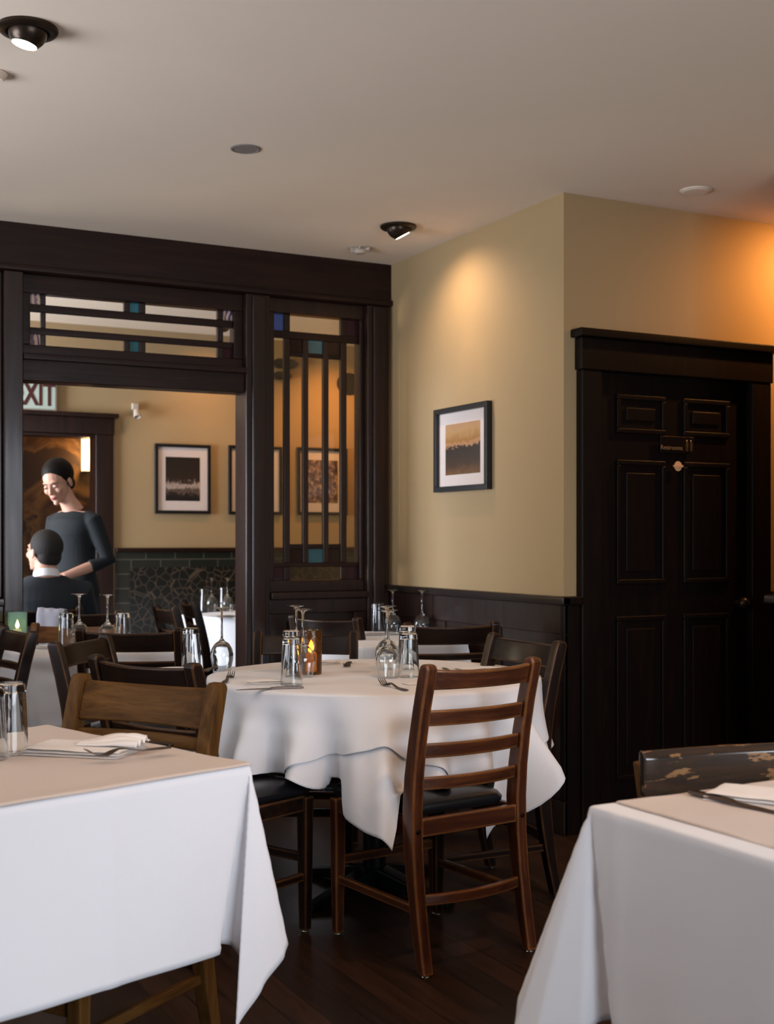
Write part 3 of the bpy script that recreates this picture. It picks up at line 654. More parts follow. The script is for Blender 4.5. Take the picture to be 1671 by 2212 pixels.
def make_chair(k, label, crest=None):
    cz, sl = RAILS.get(k, DRAIL); cz = crest or cz
    t = thing('ladder_back_chair', label, 'chair')
    for s in (-1, 1):
        bm = bmesh.new(); zloft(bm, [(z, y, w, d) for (z, y), (w, d) in zip(PL, PWD)], s*.195)
        lg = obj('back_post', bm, WM[k+'z'], t, bevel=.006)
        bm = bmesh.new(); lathe(bm, [(0, 0), (.011, 0), (.013, .004), (.010, .009), (0, .009)], 14)
        obj('foot_glide', bm, 'glide', lg, loc=(s*.195, -.262, 0))['label'] = 'metal foot glide'
        bm = bmesh.new(); ell(bm, (0, 0, 0), (.0075, .004, .0075), 12); obj('bolt_cap', bm, 'black_wood', lg, loc=(s*.195, -.229, .405))
        bm = bmesh.new(); zloft(bm, [(.008, .205, .028, .028), (.2, .205, .034, .034), (.43, .205, .038, .038)], s*.19)
        lg = obj('leg', bm, WM[k+'z'], t, bevel=.004)
        bm = bmesh.new(); lathe(bm, [(0, 0), (.010, 0), (.012, .004), (.009, .009), (0, .009)], 14)
        obj('foot_glide', bm, 'glide', lg, loc=(s*.19, .205, 0))['label'] = 'metal foot glide'
        bm = bmesh.new(); box(bm, s*.19-.009, s*.19+.009, -.225, .19, .165, .19)
        obj('stretcher', bm, WM[k+'y'], t, bevel=.003)
    obj('top_rail', slat_bm(cz, .872, .180, .030, .022, .006), WM[k+'x'], t, bevel=.007)
    for a, b in sl: obj('slat', slat_bm(a, b), WM[k+'x'], t, bevel=.004)
    # curved back stretcher, front stretcher
    bm = bmesh.new(); n = 10; rs = []
    for i in range(n+1):
        x = -.178+.356*i/n; c = .03*(1-(x/.178)**2); y = -.222-c
        rs.append([Vector((x, y-.009, .19)), Vector((x, y-.009, .222)), Vector((x, y+.009, .222)), Vector((x, y+.009, .19))])
    rings(bm, rs); obj('stretcher', bm, WM[k+'x'], t, bevel=.004)
    bm = bmesh.new(); box(bm, -.175, .175, .196, .214, .22, .25); obj('stretcher', bm, WM[k+'x'], t, bevel=.004)
    bm = bmesh.new()
    box(bm, -.178, .178, -.222, -.200, .385, .438); box(bm, -.172, .172, .196, .218, .385, .435)
    for s in (-1, 1): box(bm, s*.19-.011, s*.19+.011, -.19, .19, .385, .435)
    obj('seat_frame', bm, WM[k+'x'], t, bevel=.004)
    bm = bmesh.new(); rs = []
    def rr(w0, w1, y0, y1, z, r=.04):
        pts = []
        for cx_, cy_, a0 in ((w1-r, y1-r, 0), (-w1+r, y1-r, PI/2), (-w0+r, y0+r, PI), (w0-r, y0+r, 1.5*PI)):
            for j in range(5): a = a0+PI/2*j/4; pts.append(Vector((cx_+r*math.cos(a), cy_+r*math.sin(a), z)))
        return pts
    rings(bm, [rr(.170, .195, -.17, .225, .436), rr(.176, .205, -.178, .235, .445), rr(.178, .208, -.18, .238, .458), rr(.170, .198, -.172, .228, .472, .045), rr(.14, .165, -.14, .195, .482, .05), rr(.08, .10, -.08, .13, .485, .04)])
    obj('seat', bm, 'vinyl', t, smooth=True)['label'] = 'black vinyl seat pad'
    return t
CH_FOOT = []
def place_chair(root, lat, d, fl, fd, label=None, group=None, scale=None, world=False):
    """lat,d: middle of the top rail in camera-aligned plan; fl,fd facing"""
    f = DW(fl, fd); p = LW(lat, d) + f*.275
    rz = math.atan2(-f.x, f.y)
    put(root, (p.x, p.y, 0), rz, label, group, scale)
    CH_FOOT.append((Vector((p.x, p.y, 0)), f))
    return root
GR = 'dining chairs around the white tables'
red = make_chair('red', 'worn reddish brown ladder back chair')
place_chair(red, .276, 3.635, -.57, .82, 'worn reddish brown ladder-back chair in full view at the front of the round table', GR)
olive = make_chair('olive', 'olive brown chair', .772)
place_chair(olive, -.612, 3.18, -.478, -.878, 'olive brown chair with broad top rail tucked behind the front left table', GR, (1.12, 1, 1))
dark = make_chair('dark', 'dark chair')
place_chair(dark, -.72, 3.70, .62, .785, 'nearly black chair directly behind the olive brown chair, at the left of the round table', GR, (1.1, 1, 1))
def dup(src, *a, **k):
    c = copy_tree(src); c.scale = (1, 1, 1); return place_chair(c, *a, **k)
dup(dark, -1.027, 4.985, 0.0, 1, 'dark chair seen from behind at the small left table with the upturned wine glasses', GR)
c = dup(dark, -1.10, 4.50, .97, -.22, 'dark chair turned sideways whose pale lit post leans left, left of the round table', GR)
dup(dark, -.33, 5.10, 0, -1, 'dark chair on the far side of the round table behind the amber candle', GR, (1, 1, .975))
dup(dark, .275, 5.34, -.22, .95, 'dark chair seen from behind, pushed up to the corner table under the side wall', GR)
worn = place_chair(copy_tree(dark), .50, 4.53, -.89, -.45, 'dark chair with an ochre lit post right of the round table by the panelled wall', GR)
dup(dark, -1.47, 4.97, -.84, -.54, 'dark chair cut off by the left edge, above the front table tumblers', GR)
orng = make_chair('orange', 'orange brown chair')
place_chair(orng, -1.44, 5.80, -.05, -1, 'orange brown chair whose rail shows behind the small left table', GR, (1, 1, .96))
dup(dark, -.30, 6.05, .35, .5, 'dark chair of which only one rounded post shows beside the corner table', GR, (1, 1, .98))
dup(dark, -1.19, 6.72, .9, .42, 'left one of two dark chairs at the table in the far room', GR)
dup(dark, -1.14, 7.22, .9, .30, 'right one of two dark chairs at the table in the far room', GR)
dup(dark, -1.525, 6.24, .1, 1, 'chair beside the seated man with a grey jacket laid over its back', GR)
# right foreground chair : broad glossy crest rail laid over the posts
def crest_chair():
    t = thing('crest_rail_chair', 'glossy brown chair with chipped broad crest rail behind the right front table', 'chair', group=GR)
    k = 'gloss'
    m = wood('gloss_chipped_wood', (.010, .008, .007), (.028, .016, .010), (.05, .028, .016), 'x', .16, .9)
    f = noise_tex(m, coords(m, (9, 34, 42)), 1.0, 6, .62, .3); c0 = B(m).inputs['Base Color'].links[0].from_socket
    mr = N(m, 'ShaderNodeMapRange'); mr.inputs[1].default_value = .585; mr.inputs[2].default_value = .61; L(m, f, mr.inputs[0])
    mx = N(m, 'ShaderNodeMix', data_type='RGBA'); L(m, mr.outputs[0], mx.inputs['Factor']); L(m, c0, mx.inputs['A']); mx.inputs['B'].default_value = (.20, .105, .045, 1)
    L(m, mx.outputs['Result'], B(m).inputs['Base Color'])
    M['gloss'] = m; WM['glossx'] = m
    for s in (-1, 1):
        bm = bmesh.new(); zloft(bm, [(z*.925, y-.004, w, d*.85) for (z, y), (w, d) in zip(PL[:-3], PWD[:-3])], s*.20)
        obj('back_post', bm, WM['olivez'], t, bevel=.006)
        bm = bmesh.new(); zloft(bm, [(.0, .205, .030, .030), (.43, .205, .038, .038)], s*.19); obj('leg', bm, WM['olivez'], t, bevel=.004)
        bm = bmesh.new(); box(bm, s*.19-.009, s*.19+.009, -.225, .19, .165, .19); obj('stretcher', bm, WM['olivey'], t, bevel=.003)
    bm = bmesh.new(); n = 24; rs = []; a = .225
    for i in range(n+1):
        x = -a+2*a*i/n; kk = 1-(x/a)**2; y = -.226-.020*kk; h = .0*kk; z1 = .806+h
        e = min(1, (a-abs(x))/.02); e = .55+.45*math.sqrt(max(0, 1-(1-e)**2)); tt = .024*e
        rs.append([Vector((x, y-.012-tt/2, .715)), Vector((x, y-.014-tt/2, z1-.012)), Vector((x, y-.020, z1)), Vector((x, y-.004, z1+.001)), Vector((x, y-.001+tt/2, z1-.012)), Vector((x, y+tt/2, .715))])
    rings(bm, rs); obj('crest_rail', bm, 'gloss', t, bevel=.004)
    obj('slat', slat_bm(.60, .64), WM['olivex'], t, bevel=.004)
    bm = bmesh.new(); box(bm, -.178, .178, -.222, -.200, .385, .438); box(bm, -.172, .172, .196, .218, .385, .435)
    for s in (-1, 1): box(bm, s*.19-.011, s*.19+.011, -.19, .19, .385, .435)
    obj('seat_frame', bm, WM['olivex'], t, bevel=.004)
    bm = bmesh.new(); box(bm, -.19, .19, -.17, .23, .436, .475); obj('seat', bm, 'vinyl', t, bevel=.015)
    return t
cc = crest_chair()
place_chair(cc, .725, 2.66, .28, -.96)
# ------------------------------------------------------------------ tables and cloths
ZT = .760
def lerp_tab(tab, x):
    if x <= tab[0][0]: return tab[0][1:]
    for a, b in zip(tab, tab[1:]):
        if a[0] <= x <= b[0]:
            t = (x-a[0])/(b[0]-a[0]); t = t*t*(3-2*t)*.5+t*.5
            return tuple(a[i]+(b[i]-a[i])*t for i in range(1, len(a)))
    return tab[-1][1:]
def mirror_tab(tab): return [(90-a, o2, o1) for a, o1, o2 in reversed(tab)]
S12 = math.sin(math.radians(12))
DEF = [(-12, 0, -S12), (-4, -.04, -.14), (8, -.02, -.04), (22, .06, -.02), (45, .13, .06), (60, .13, .13), (75, .05, .12), (86, -.05, .03), (102, -S12, 0)]
def rect_cloth(name, c, e1, e2, hx, hy, drop, mname, parent=None, tabs=None, crease=(), zt=ZT, step=.0135, amp=.006, seed=0, wr=.0012, wav=0.0, thick=.0016):
    tabs = tabs or {}; bm = bmesh.new()
    def axis(h):
        t = h+drop; n = max(4, int(round(2*t/step))); base = [-t+2*t*i/n for i in range(n+1)]
        for s in (-1, 1):
            for o in (0, .004, -.005):
                base.append(s*(h+o))
        base = sorted(base); out = [base[0]]
        for b in base[1:]:
            if b-out[-1] > .0028: out.append(b)
        return out
    us, vs = axis(hx), axis(hy); g = {}
    for i, u in enumerate(us):
        for j, v in enumerate(vs):
            su = 1 if u > 0 else -1; sv = 1 if v > 0 else -1
            p = abs(u)-hx; q = abs(v)-hy
            e1s = e1*su; e2s = e2*sv
            corner = c + e1s*hx + e2s*hy
            nz = noise.noise(Vector((u*4+seed, v*4, seed)))
            if p <= 0 and q <= 0:
                P = c + e1*u + e2*v; z = zt + wr*(nz+noise.noise(Vector((u*13+seed, v*13, 3.1)))*.5)
            else:
                if q > 0 and p <= 0: phi = -math.degrees(math.atan2(-p, q))
                elif p > 0 and q > 0: phi = math.degrees(math.atan2(p, q))
                else: phi = 90+math.degrees(math.atan2(-q, p))
                rho = math.hypot(p, q); tab = tabs.get((su, sv), DEF)
                if tab[0][0] <= phi <= tab[-1][0]:
                    o1, o2 = lerp_tab(tab, phi)
                    zz_ = math.sqrt(max(.02, 1-o1*o1-o2*o2))
                    P = corner + e2s*(rho*o1+.003) + e1s*(rho*o2+.003); z = zt - rho*zz_
                elif phi < 0:
                    far = min(1, max(0, (-phi+tab[0][0])/25)); w = amp*noise.noise(Vector((u*5, seed, sv)))*q/.3*far*2
                    P = c + e1*u + e2s*(hy+.003+w+q*.01*far); z = zt-q
                    for cu, ch, cs in crease:
                        if cs == sv: P = P + e2s*(ch*math.exp(-abs(u-cu)/.012))
                else:
                    far = min(1, max(0, (phi-tab[-1][0])/25)); w = amp*noise.noise(Vector((seed, v*5, su)))*p/.3*far*2
                    P = c + e2*v + e1s*(hx+.003+w+p*.01*far); z = zt-p
            if wav: z += wav*(nz*.6+.5)*min(1, max(0, max(p, q)+.05)/.05)
            g[i, j] = bm.verts.new((P.x, P.y, z))
    for i in range(len(us)-1):
        for j in range(len(vs)-1): bm.faces.new((g[i, j], g[i+1, j], g[i+1, j+1], g[i, j+1]))
    return obj(name, bm, mname, parent, smooth=True, solid=thick)
def square_table(label, c, rz, hx, hy, group='square dining tables'):
    t = thing('dining_table', label, 'table', (c.x, c.y, 0), rz, group)
    obj('table_top', box(bmesh.new(), -hx+.006, hx-.006, -hy+.006, hy-.006, ZT-.04, ZT-.006), 'black_wood', t, bevel=.003)
    bm = bmesh.new(); lathe(bm, [(0, .03), (.035, .03), (.035, ZT-.04), (0, ZT-.04)], 24); obj('column', bm, 'iron', t, smooth=False)
    for a in range(2):
        bm = bmesh.new(); mt = Matrix.Rotation(PI/4+a*PI/2, 4, 'Z'); box(bm, -.27, .27, -.035, .035, 0.0, .035+a*.002, mt); obj('foot', bm, 'iron', t, bevel=.008)
    return t
def table_rz(e1): return math.atan2(e1.y, e1.x)
# front left table
n2 = DW(.694, .719); n1 = DW(.719, -.694); C1 = LW(-.294, 2.645); c1 = C1 - n2*.4 - n1*.4
square_table('square table cut off by the left edge in front, under a long white cloth', c1, table_rz(n2), .4, .4)
T1TAB = [(-12, 0, -S12), (-6, -.07, -.185), (2, -.12, -.12), (10, -.10, -.05), (20, -.01, -.05), (30, .045, -.10), (45, .07, -.13), (56, .11, -.02), (68, .13, .12), (78, .12, .17), (86, .05, .13), (93, -.03, .04), (102, -S12, 0)]
o = rect_cloth('tablecloth', c1, n2, n1, .4, .4, .38, 'linen', None, {(1, 1): T1TAB}, crease=((.06, .006, 1),), seed=1)
tag(o, 'white cloth of the front left table, hanging to a sharp folded corner point', 'tablecloth', 'white tablecloths')
o = rect_cloth('table_topper', c1+n1*.003, n2, n1, .4, .4, .006, 'topper', None, zt=ZT+.003, seed=5, wr=.0022, wav=.006, tabs={})
tag(o, 'beige cover sheet with wavy edge on the front left table', 'table cover', 'beige table cover sheets')
# front right table
nA = DW(-.88, -.475); nB = DW(-.475, .88); C3 = LW(.371, 2.254); c3 = C3 - nA*.4 - nB*.4
square_table('square table cut off by the right edge in front, under a greyish white cloth', c3, table_rz(nB), .4, .4)
T3TAB = [(-9, 0, -.156), (-3, -.05, -.13), (5, -.07, -.08), (14, -.02, -.02), (24, .06, -.01), (34, .12, .06), (45, .18, .14), (58, .20, .25), (70, .17, .32), (80, .10, .27), (89, -.02, .13), (98, -.12, .03), (106, -.28, 0)]
o = rect_cloth('tablecloth', c3, nB, nA, .4, .4, .38, 'linen', None, {(1, 1): T3TAB}, crease=((.33, .003, 1),), seed=2)
tag(o, 'shaded white cloth of the front right table flaring out at its left corner', 'tablecloth', 'white tablecloths')
o = rect_cloth('table_topper', c3-nA*.035, nB, nA, .39, .385, .004, 'topper', None, zt=ZT+.004, seed=9, wr=.004, wav=.006)
tag(o, 'rumpled beige cover sheet on the front right table', 'table cover', 'beige table cover sheets')
# round table
CRl, CRd, RR = -.045, 4.42, .575
cr = LW(CRl, CRd)
t = thing('round_table', 'round table in the middle, between the ladder-back chairs', 'table', (cr.x, cr.y, 0))
bm = bmesh.new(); lathe(bm, [(0, ZT-.04), (RR-.008, ZT-.04), (RR-.008, ZT-.008), (0, ZT-.008)], 72); obj('table_top', bm, 'black_wood', t)
bm = bmesh.new(); lathe(bm, [(0, .05), (.04, .05), (.04, ZT-.04), (0, ZT-.04)], 28); obj('column', bm, 'iron', t)
for a in range(4):
    bm = bmesh.new(); mt = Matrix.Rotation(.4+a*PI/2, 4, 'Z'); rings(bm, [[mt @ Vector((x, y, z)) for y, z in ((-w, h0), (w, h0), (w, h1), (-w, h1))] for x, w, h0, h1 in ((.03, .035, .02, .09), (.2, .028, .012, .05), (.34, .022, 0.0, .022))]); obj('foot', bm, 'iron', t, bevel=.006)
# thin bright-edged strut seen under the cloth
def cosine_bump(x, w): return .5+.5*math.cos(PI*x/w) if abs(x) < w else 0.0
def adiff(a, b): return (a-b+180) % 360-180
TIP = -82.0
def tiltf(thd, q):
    s = .07+.07*math.cos(math.radians(8*(thd-TIP))) + .05*noise.noise(Vector((math.cos(math.radians(thd))*3, math.sin(math.radians(thd))*3, 1.7)))
    s += .13*math.sin(math.radians(14*(thd+20)))*min(1, q/.22)
    for tk, wk, ak in ((-122, 5, .55), (-103, 4, .28), (-79, 4, .45), (-64, 5, .22), (-46, 5, .5), (-28, 5, .3), (-140, 5, .35)):
        dk = adiff(thd, tk); s += ak*min(1, q/.12)*(-math.exp(-(dk/wk)**2) + .45*math.exp(-((dk-1.9*wk)/wk)**2) + .45*math.exp(-((dk+1.9*wk)/wk)**2))*(1 if q < .3 else .3)
    if q < .36: s += .36*cosine_bump(adiff(thd, TIP-2), 22)
    s += .10*cosine_bump(adiff(thd, -47), 20)
    s += .10*cosine_bump(adiff(thd, 4), 30)
    return s
def seat_clear(P, z):
    for base, f in CH_FOOT:
        d = Vector((P.x-base.x, P.y-base.y, 0)); y = d.dot(f); x = d.dot(Vector((f.y, -f.x, 0)))
        dd = math.hypot(max(0, abs(x)-.215), max(0, -.19-y, y-.245))
        if dd < .08: z = max(z, .497-dd*6)
    return z
def round_cloth(name, rot, half, z0, extra, label, seed=0.0, tipcut=None):
    bm = bmesh.new(); NT = 360; NR = 26; NQ = 46; rows = []
    for i in range(NT):
        th = 360.0*i/NT; w = math.radians(th-rot+45)
        hem = half/max(abs(math.cos(w)), abs(math.sin(w))); hem = min(hem, half*1.41)
        if z0 == ZT and abs(adiff(th, 6)) < 40: hem = min(hem, .845)
        hem = hem if hem > RR+.05 else RR+.05
        a = math.radians(th); dl, dd = math.cos(a), math.sin(a); col_ = []
        for j in range(NR+1):
            r = RR*j/NR; P = LW(CRl+dl*r, CRd+dd*r)
            nz = .0012*noise.noise(Vector((P.x*7, P.y*7, seed)))
            col_.append((P, z0+nz - (.002 if j == NR else 0)))
        ql = hem-RR; x = RR+extra; z = z0-.004; n = NQ; dq = ql/n
        for j in range(1, n+1):
            q = dq*j; s = tiltf(th, q-dq/2); s = max(-.2, min(.75, s))
            x += s*dq; z -= dq*math.sqrt(1-s*s); P = LW(CRl+dl*x, CRd+dd*x)
            col_.append((P, seat_clear(P, z)+extra*.3))
        rows.append(col_)
    vr = []
    cv = bm.verts.new((rows[0][0][0].x, rows[0][0][0].y, z0))
    for r in rows: vr.append([cv]+[bm.verts.new((P.x, P.y, z)) for P, z in r[1:]])
    for i in range(NT):
        a, b = vr[i], vr[(i+1) % NT]
        bm.faces.new((cv, a[1], b[1]))
        for j in range(1, len(a)-1): bm.faces.new((a[j], a[j+1], b[j+1], b[j]))
    o = obj(name, bm, 'linen', None, smooth=True, solid=.0014); tag(o, label, 'tablecloth', 'white tablecloths'); return o
round_cloth('tablecloth', TIP, .815, ZT, .0, 'lower white cloth of the round table with a long corner hanging in front')
round_cloth('tablecloth', TIP+34, .755, ZT+.003, .010, 'upper white cloth spread over the round table, its hem ending above the lower one', 2.0)
# far tables
EX, EY = Vector((1, 0, 0)), Vector((0, 1, 0))
def far_table(label, cl, c, hx, hy, rz=0.0, drop=.30, seed=0):
    e1 = Vector((math.cos(rz), math.sin(rz), 0)); e2 = Vector((-math.sin(rz), math.cos(rz), 0))
    square_table(label, c, rz, hx, hy)
    o = rect_cloth('tablecloth', c, e1, e2, hx, hy, drop, 'linen', None, seed=seed, step=.02, amp=.02); tag(o, cl, 'tablecloth', 'white tablecloths')
far_table('small table at the left before the open bay', 'white cloth of the small left table before the open bay', Vector((1.40, 5.47, 0)), .36, .30, 0, .30, 3)
far_table('corner table against the panelled side wall', 'white cloth of the corner table by the panelled wall', Vector((2.735, 5.37, 0)), .27, .38, 0, .28, 4)
far_table('table in the far room before the tile wall', 'white cloth of the table in the far room', LW(-.83, 8.05), .36, .36, .55, .34, 6)
# ------------------------------------------------------------------ glassware
def tumbler_bm(h=.158, r0=.030, r1=.038):   # upside down: thick base at the top
    p = [(r1, 0), (r0+.001, h-.004), (r0-.003, h), (0, h), ]
    q = [(0, h-.020), (r0-.004, h-.021), (r1-.0022, .0)]
    bm = bmesh.new(); lathe(bm, p[::-1][0:1]+[(r0-.003, h), (r0+.001, h-.004), (r1, .001), (r1-.001, 0), (r1-.0022, .001), (r0-.0035, h-.022), (0, h-.020)], 32); return bm
def wine_bm(h=.235):
    out = [(.034, .0), (.038, .02), (.0425, .045), (.0425, .062), (.038, .082), (.027, .100), (.012, .110), (.0055, .120), (.0040, .135), (.0036, .17), (.0040, h-.018), (.008, h-.009), (.020, h-.004), (.034, h-.002), (.0345, h), (0, h)]
    inn = [(.0328, .0005), (.0368, .02), (.0413, .045), (.0413, .062), (.0368, .081), (.026, .098), (.012, .106), (0, .108)]
    bm = bmesh.new(); lathe(bm, list(reversed(inn)) + out, 32); return bm
tum0 = None; wine0 = None
def on_table(px, py, z=ZT+.004): return TP(px, py, z)
def place_mesh(src, mk, name, loc, label, cat, group, mname='glass', rz=0.0, scale=None):
    if src[0] is None:
        src[0] = obj(name, mk(), mname, smooth=True); o = src[0]
    else:
        o = src[0].copy(); COL.objects.link(o)
    tag(o, label, cat, group); o.location = loc; o.rotation_euler = (0, 0, rz); o.scale = scale or (1, 1, 1); return o
tsrc = [None]; wsrc = [None]
GT = 'upturned tumblers on the tables'; GWn = 'upturned wine glasses on the tables'
def tum(px, py, label, sc=1.0, p=None): return place_mesh(tsrc, tumbler_bm, 'tumbler', p or on_table(px, py), label, 'tumbler', GT, scale=(sc, sc, sc))
def wine(px, py, label, sc=1.0, p=None): return place_mesh(wsrc, wine_bm, 'wine_glass', p or on_table(px, py), label, 'wine glass', GWn, scale=(sc, sc, sc))
tum(24, 1628, 'upturned tumbler on the front left table, cut by the left edge')
tum(-22, 1640, 'upturned tumbler on the front left table of which a sliver shows at the edge')
tum(630, 1479, 'upturned tumbler in front of the amber candle on the round table', .97)
tum(629, 1456, 'upturned tumbler half hidden behind another, left of the amber candle', .98)
wine(654, 1462, 'upturned wine glass touching the amber candle, nearer of the two there', 1.0)
wine(640, 1446, 'upturned wine glass just behind, left of the amber candle', 1.0)
wine(479, 1448, 'single upturned wine glass at the left of the round table', .97)
tum(413, 1446, 'upturned tumbler above the dark chair rail at the left of the round table', .96)
tum(883, 1462, 'nearer upturned tumbler behind the left post of the reddish brown chair', .96)
tum(880, 1441, 'farther upturned tumbler behind the left post of the reddish brown chair', .98)
wine(838, 1464, 'nearer upturned wine glass of the pair right of centre on the round table', .99)
wine(835, 1446, 'farther upturned wine glass of the pair right of centre on the round table', .99)
wine(848, 1370, 'upturned wine glass at the left on the corner table', .95)
wine(911, 1372, 'upturned wine glass in the middle of the corner table', .95)
tum(816, 1370, 'upturned tumbler at the left end of the corner table', .98)
tum(943, 1366, 'upturned tumbler beside the blue candle glass on the corner table', .95)
wine(171, 1398, 'left one of two upturned wine glasses on the small left table', 1.0)
wine(232, 1400, 'right one of two upturned wine glasses on the small left table', 1.0)
tum(143, 1400, 'upturned tumbler left of the wine glasses on the small left table', .98)
tum(266, 1398, 'upturned tumbler right of the wine glasses on the small left table', .96)
wine(457, 1321, 'left upturned wine glass on the far room table', .95)
wine(491, 1322, 'middle upturned wine glass on the far room table', .95)
wine(520, 1324, 'right upturned wine glass on the far room table, next to the dark post', .95)
tum(441, 1321, 'leftmost upturned tumbler on the far room table', .95)
tum(483, 1317, 'upturned tumbler between the wine glasses on the far room table', .95)
def candle(px, py, r, h, gm, label, e=1.0, p=None):
    p = p or on_table(px, py); t = thing('candle_holder', label, 'candle', p)
    bm = bmesh.new(); lathe(bm, [(0, 0), (r*.96, 0), (r, .003), (r, h*.5), (r, h), (r-.0025, h), (r-.0025, .010), (0, .010)], 32); obj('glass_cylinder', bm, gm, t, smooth=True)
    bm = bmesh.new(); lathe(bm, [(0, .012), (0, .012), (.019, .012), (.019, h*.46), (.016, h*.49), (0, h*.48)], 20); wx = obj('candle', bm, 'wax', t, smooth=True)
    bm = bmesh.new(); lathe(bm, [(0, h*.52), (.006, h*.55), (.0085, h*.60), (.0055, h*.68), (0, h*.78)], 14); obj('flame', bm, 'flame', wx, smooth=True)
    l = bpy.data.lights.new('flame_light', 'POINT'); l.energy = .6*e; l.color = (1, .5, .16); l.shadow_soft_size = .006
    o = bpy.data.objects.new('flame_light', l); COL.objects.link(o); o.parent = t; o.location = (0, 0, h*.61)
candle(672, 1456, .0375, .156, 'amber', 'tall amber glass candle holder, lit, on the round table', 1.0)
candle(965, 1366, .032, .10, 'blueglass', 'lit candle in deep blue glass on the corner table', .5)
candle(0, 0, .042, .15, 'seaglass', 'lit candle in pale green glass at the left edge, before the post', .3, p=(1.105, 5.72, ZT+.004))
# ------------------------------------------------------------------ napkins and cutlery
def napkin_bm(l, w, layers=3, roll=True, seed=0, th=.0045):
    bm = bmesh.new(); rnd = random.Random(seed)
    for k in range(layers):
        z = .001+k*th; g = []; nx, ny = 26, 10; ll = l*(1-.02*k); ww = w*(1-.05*k); ox = rnd.uniform(-.003, .003)
        for side in (0, 1):
            rows = []
            for i in range(nx+1):
                r = []
                for j in range(ny+1):
                    x = -ll/2+ll*i/nx; y = -ww/2+ww*j/ny
                    ed = min(1, min(i, nx-i)/2.5, min(j, ny-j)/1.8)
                    hh = th*.46*math.sqrt(max(0, 1-(1-ed)**2))
                    b = .0022*(1+noise.noise(Vector((x*22+seed, y*26, k*1.3))))*k/max(1, layers-1)
                    r.append(bm.verts.new((x+ox, y, z+b+(hh if side else -hh))))
                rows.append(r)
            g.append(rows)
        for rows, fl in ((g[0], True), (g[1], False)):
            for i in range(nx):
                for j in range(ny):
                    f = (rows[i][j], rows[i+1][j], rows[i+1][j+1], rows[i][j+1]); bm.faces.new(f[::-1] if fl else f)
    bmesh.ops.remove_doubles(bm, verts=bm.verts, dist=1e-5)
    return bm
def ruffle_bm(l=.13, w=.05, seed=1):
    bm = bmesh.new(); nu, nv = 40, 14; g = {}
    for i in range(nu+1):
        for j in range(nv+1):
            u = i/nu; v = j/nv; x = -l/2+l*u; y = (-w/2+w*v)*(.55+.6*u)
            fold = abs(((v*3+.15*math.sin(u*5)) % 1)-.5)*2
            z = .004+.014*fold*(.4+.9*u)+.022*math.sin(PI*min(1, u*1.02))*(v*.7+.3)*u
            if j in (0, nv): z *= .35
            g[i, j] = bm.verts.new((x, y, z))
    for i in range(nu):
        for j in range(nv): bm.faces.new((g[i, j], g[i+1, j], g[i+1, j+1], g[i, j+1]))
    return bm
def at_pair(pxa, pya, pxb, pyb, z=ZT+.004):
    a, b = TP(pxa, pya, z), TP(pxb, pyb, z); c = (a+b)/2; d = b-a; return a, b, c, math.atan2(d.y, d.x), d.length
def napkin(pxa, pya, pxb, pyb, w, label, layers=3, seed=0, z=ZT+.0045, L_=None, ruffle=False):
    a, b, c, rz, ln = at_pair(pxa, pya, pxb, pyb, z); c.z = z
    t = obj('folded_napkin', napkin_bm(L_ or ln, w, layers, seed=seed), 'napkin', loc=c, smooth=True); t.rotation_euler = (0, 0, rz)
    tag(t, label, 'napkin', 'folded white napkins')
    if ruffle:
        r = obj('napkin_fold', ruffle_bm(.15, .085), 'napkin', t, smooth=True, solid=.0012, loc=(ln*.24, w*.10, .012)); r.rotation_euler = (0, 0, .12)
        r['label'] = 'crumpled white folded end'
    return t
def fork_bm(L=.20):
    bm = bmesh.new()
    def zc(y):   # side profile, y from handle end (0) to tine tips (L)
        t = y/L
        return .003 + .010*math.exp(-((t-.60)/.13)**2) - .0025*math.exp(-((t-.80)/.06)**2) + .016*max(0, (t-.82)/.18)**1.6
    hs = [(0, .0045), (.004, .0085), (.03, .0095), (.07, .0055), (.11, .0032), (.125, .0035), (.134, .0085), (.142, .0118), (.15, .0128), (.157, .0128)]
    rs = []
    for y, w in hs:
        t = .0013 if y < .13 else .001
        rs.append([Vector((-w, y, zc(y)-t)), Vector((w, y, zc(y)-t)), Vector((w, y, zc(y)+t)), Vector((-w, y, zc(y)+t))])
    rings(bm, rs)
    for k in range(4):
        x = (-.0105+.007*k); rs = []
        for y, w in ((.154, .0021), (.17, .0019), (.19, .0015), (.20, .0007)):
            rs.append([Vector((x-w, y, zc(y)-.0009)), Vector((x+w, y, zc(y)-.0009)), Vector((x+w, y, zc(y)+.0009)), Vector((x-w, y, zc(y)+.0009))])
        rings(bm, rs)
    return bm
def knife_bm(L=.22):
    bm = bmesh.new(); rings(bm, [[Vector((x, y, z)) for x, z in ((-w, .0005), (w2, .0005), (w2, t), (-w, t))] for y, w, w2, t in ((0, .006, .006, .003), (.003, .009, .009, .006), (.05, .008, .008, .007), (.10, .0065, .0065, .006), (.108, .0085, .009, .0025), (.16, .009, .0105, .002), (.20, .008, .008, .0015), (.217, .006, .001, .001))]); return bm
fsrc = [None]; ksrc = [None]
def cutlery(src, mk, name, hx, hy, tx_, ty_, label, z=ZT+.005, grp='forks and knives laid on the tables', rx=0.0):
    a, b, c, rz, ln = at_pair(hx, hy, tx_, ty_, z)
    o = place_mesh(src, mk, name, a, label, name, grp, 'steel', rz-PI/2); o.rotation_euler[0] = rx; return o
napkin(75, 1618, 290, 1628, .16, 'folded napkin with crumpled white end under the fork on the front left table', 3, 1, ruffle=True)
cutlery(ksrc, knife_bm, 'knife', 372, 1612, 255, 1598, 'knife at the far side of the napkin on the front left table, beyond the fork', z=ZT+.004)
cutlery(fsrc, fork_bm, 'fork', 368, 1617, 172, 1640, 'fork lying tines up across the napkin on the front left table', z=ZT+.0185)
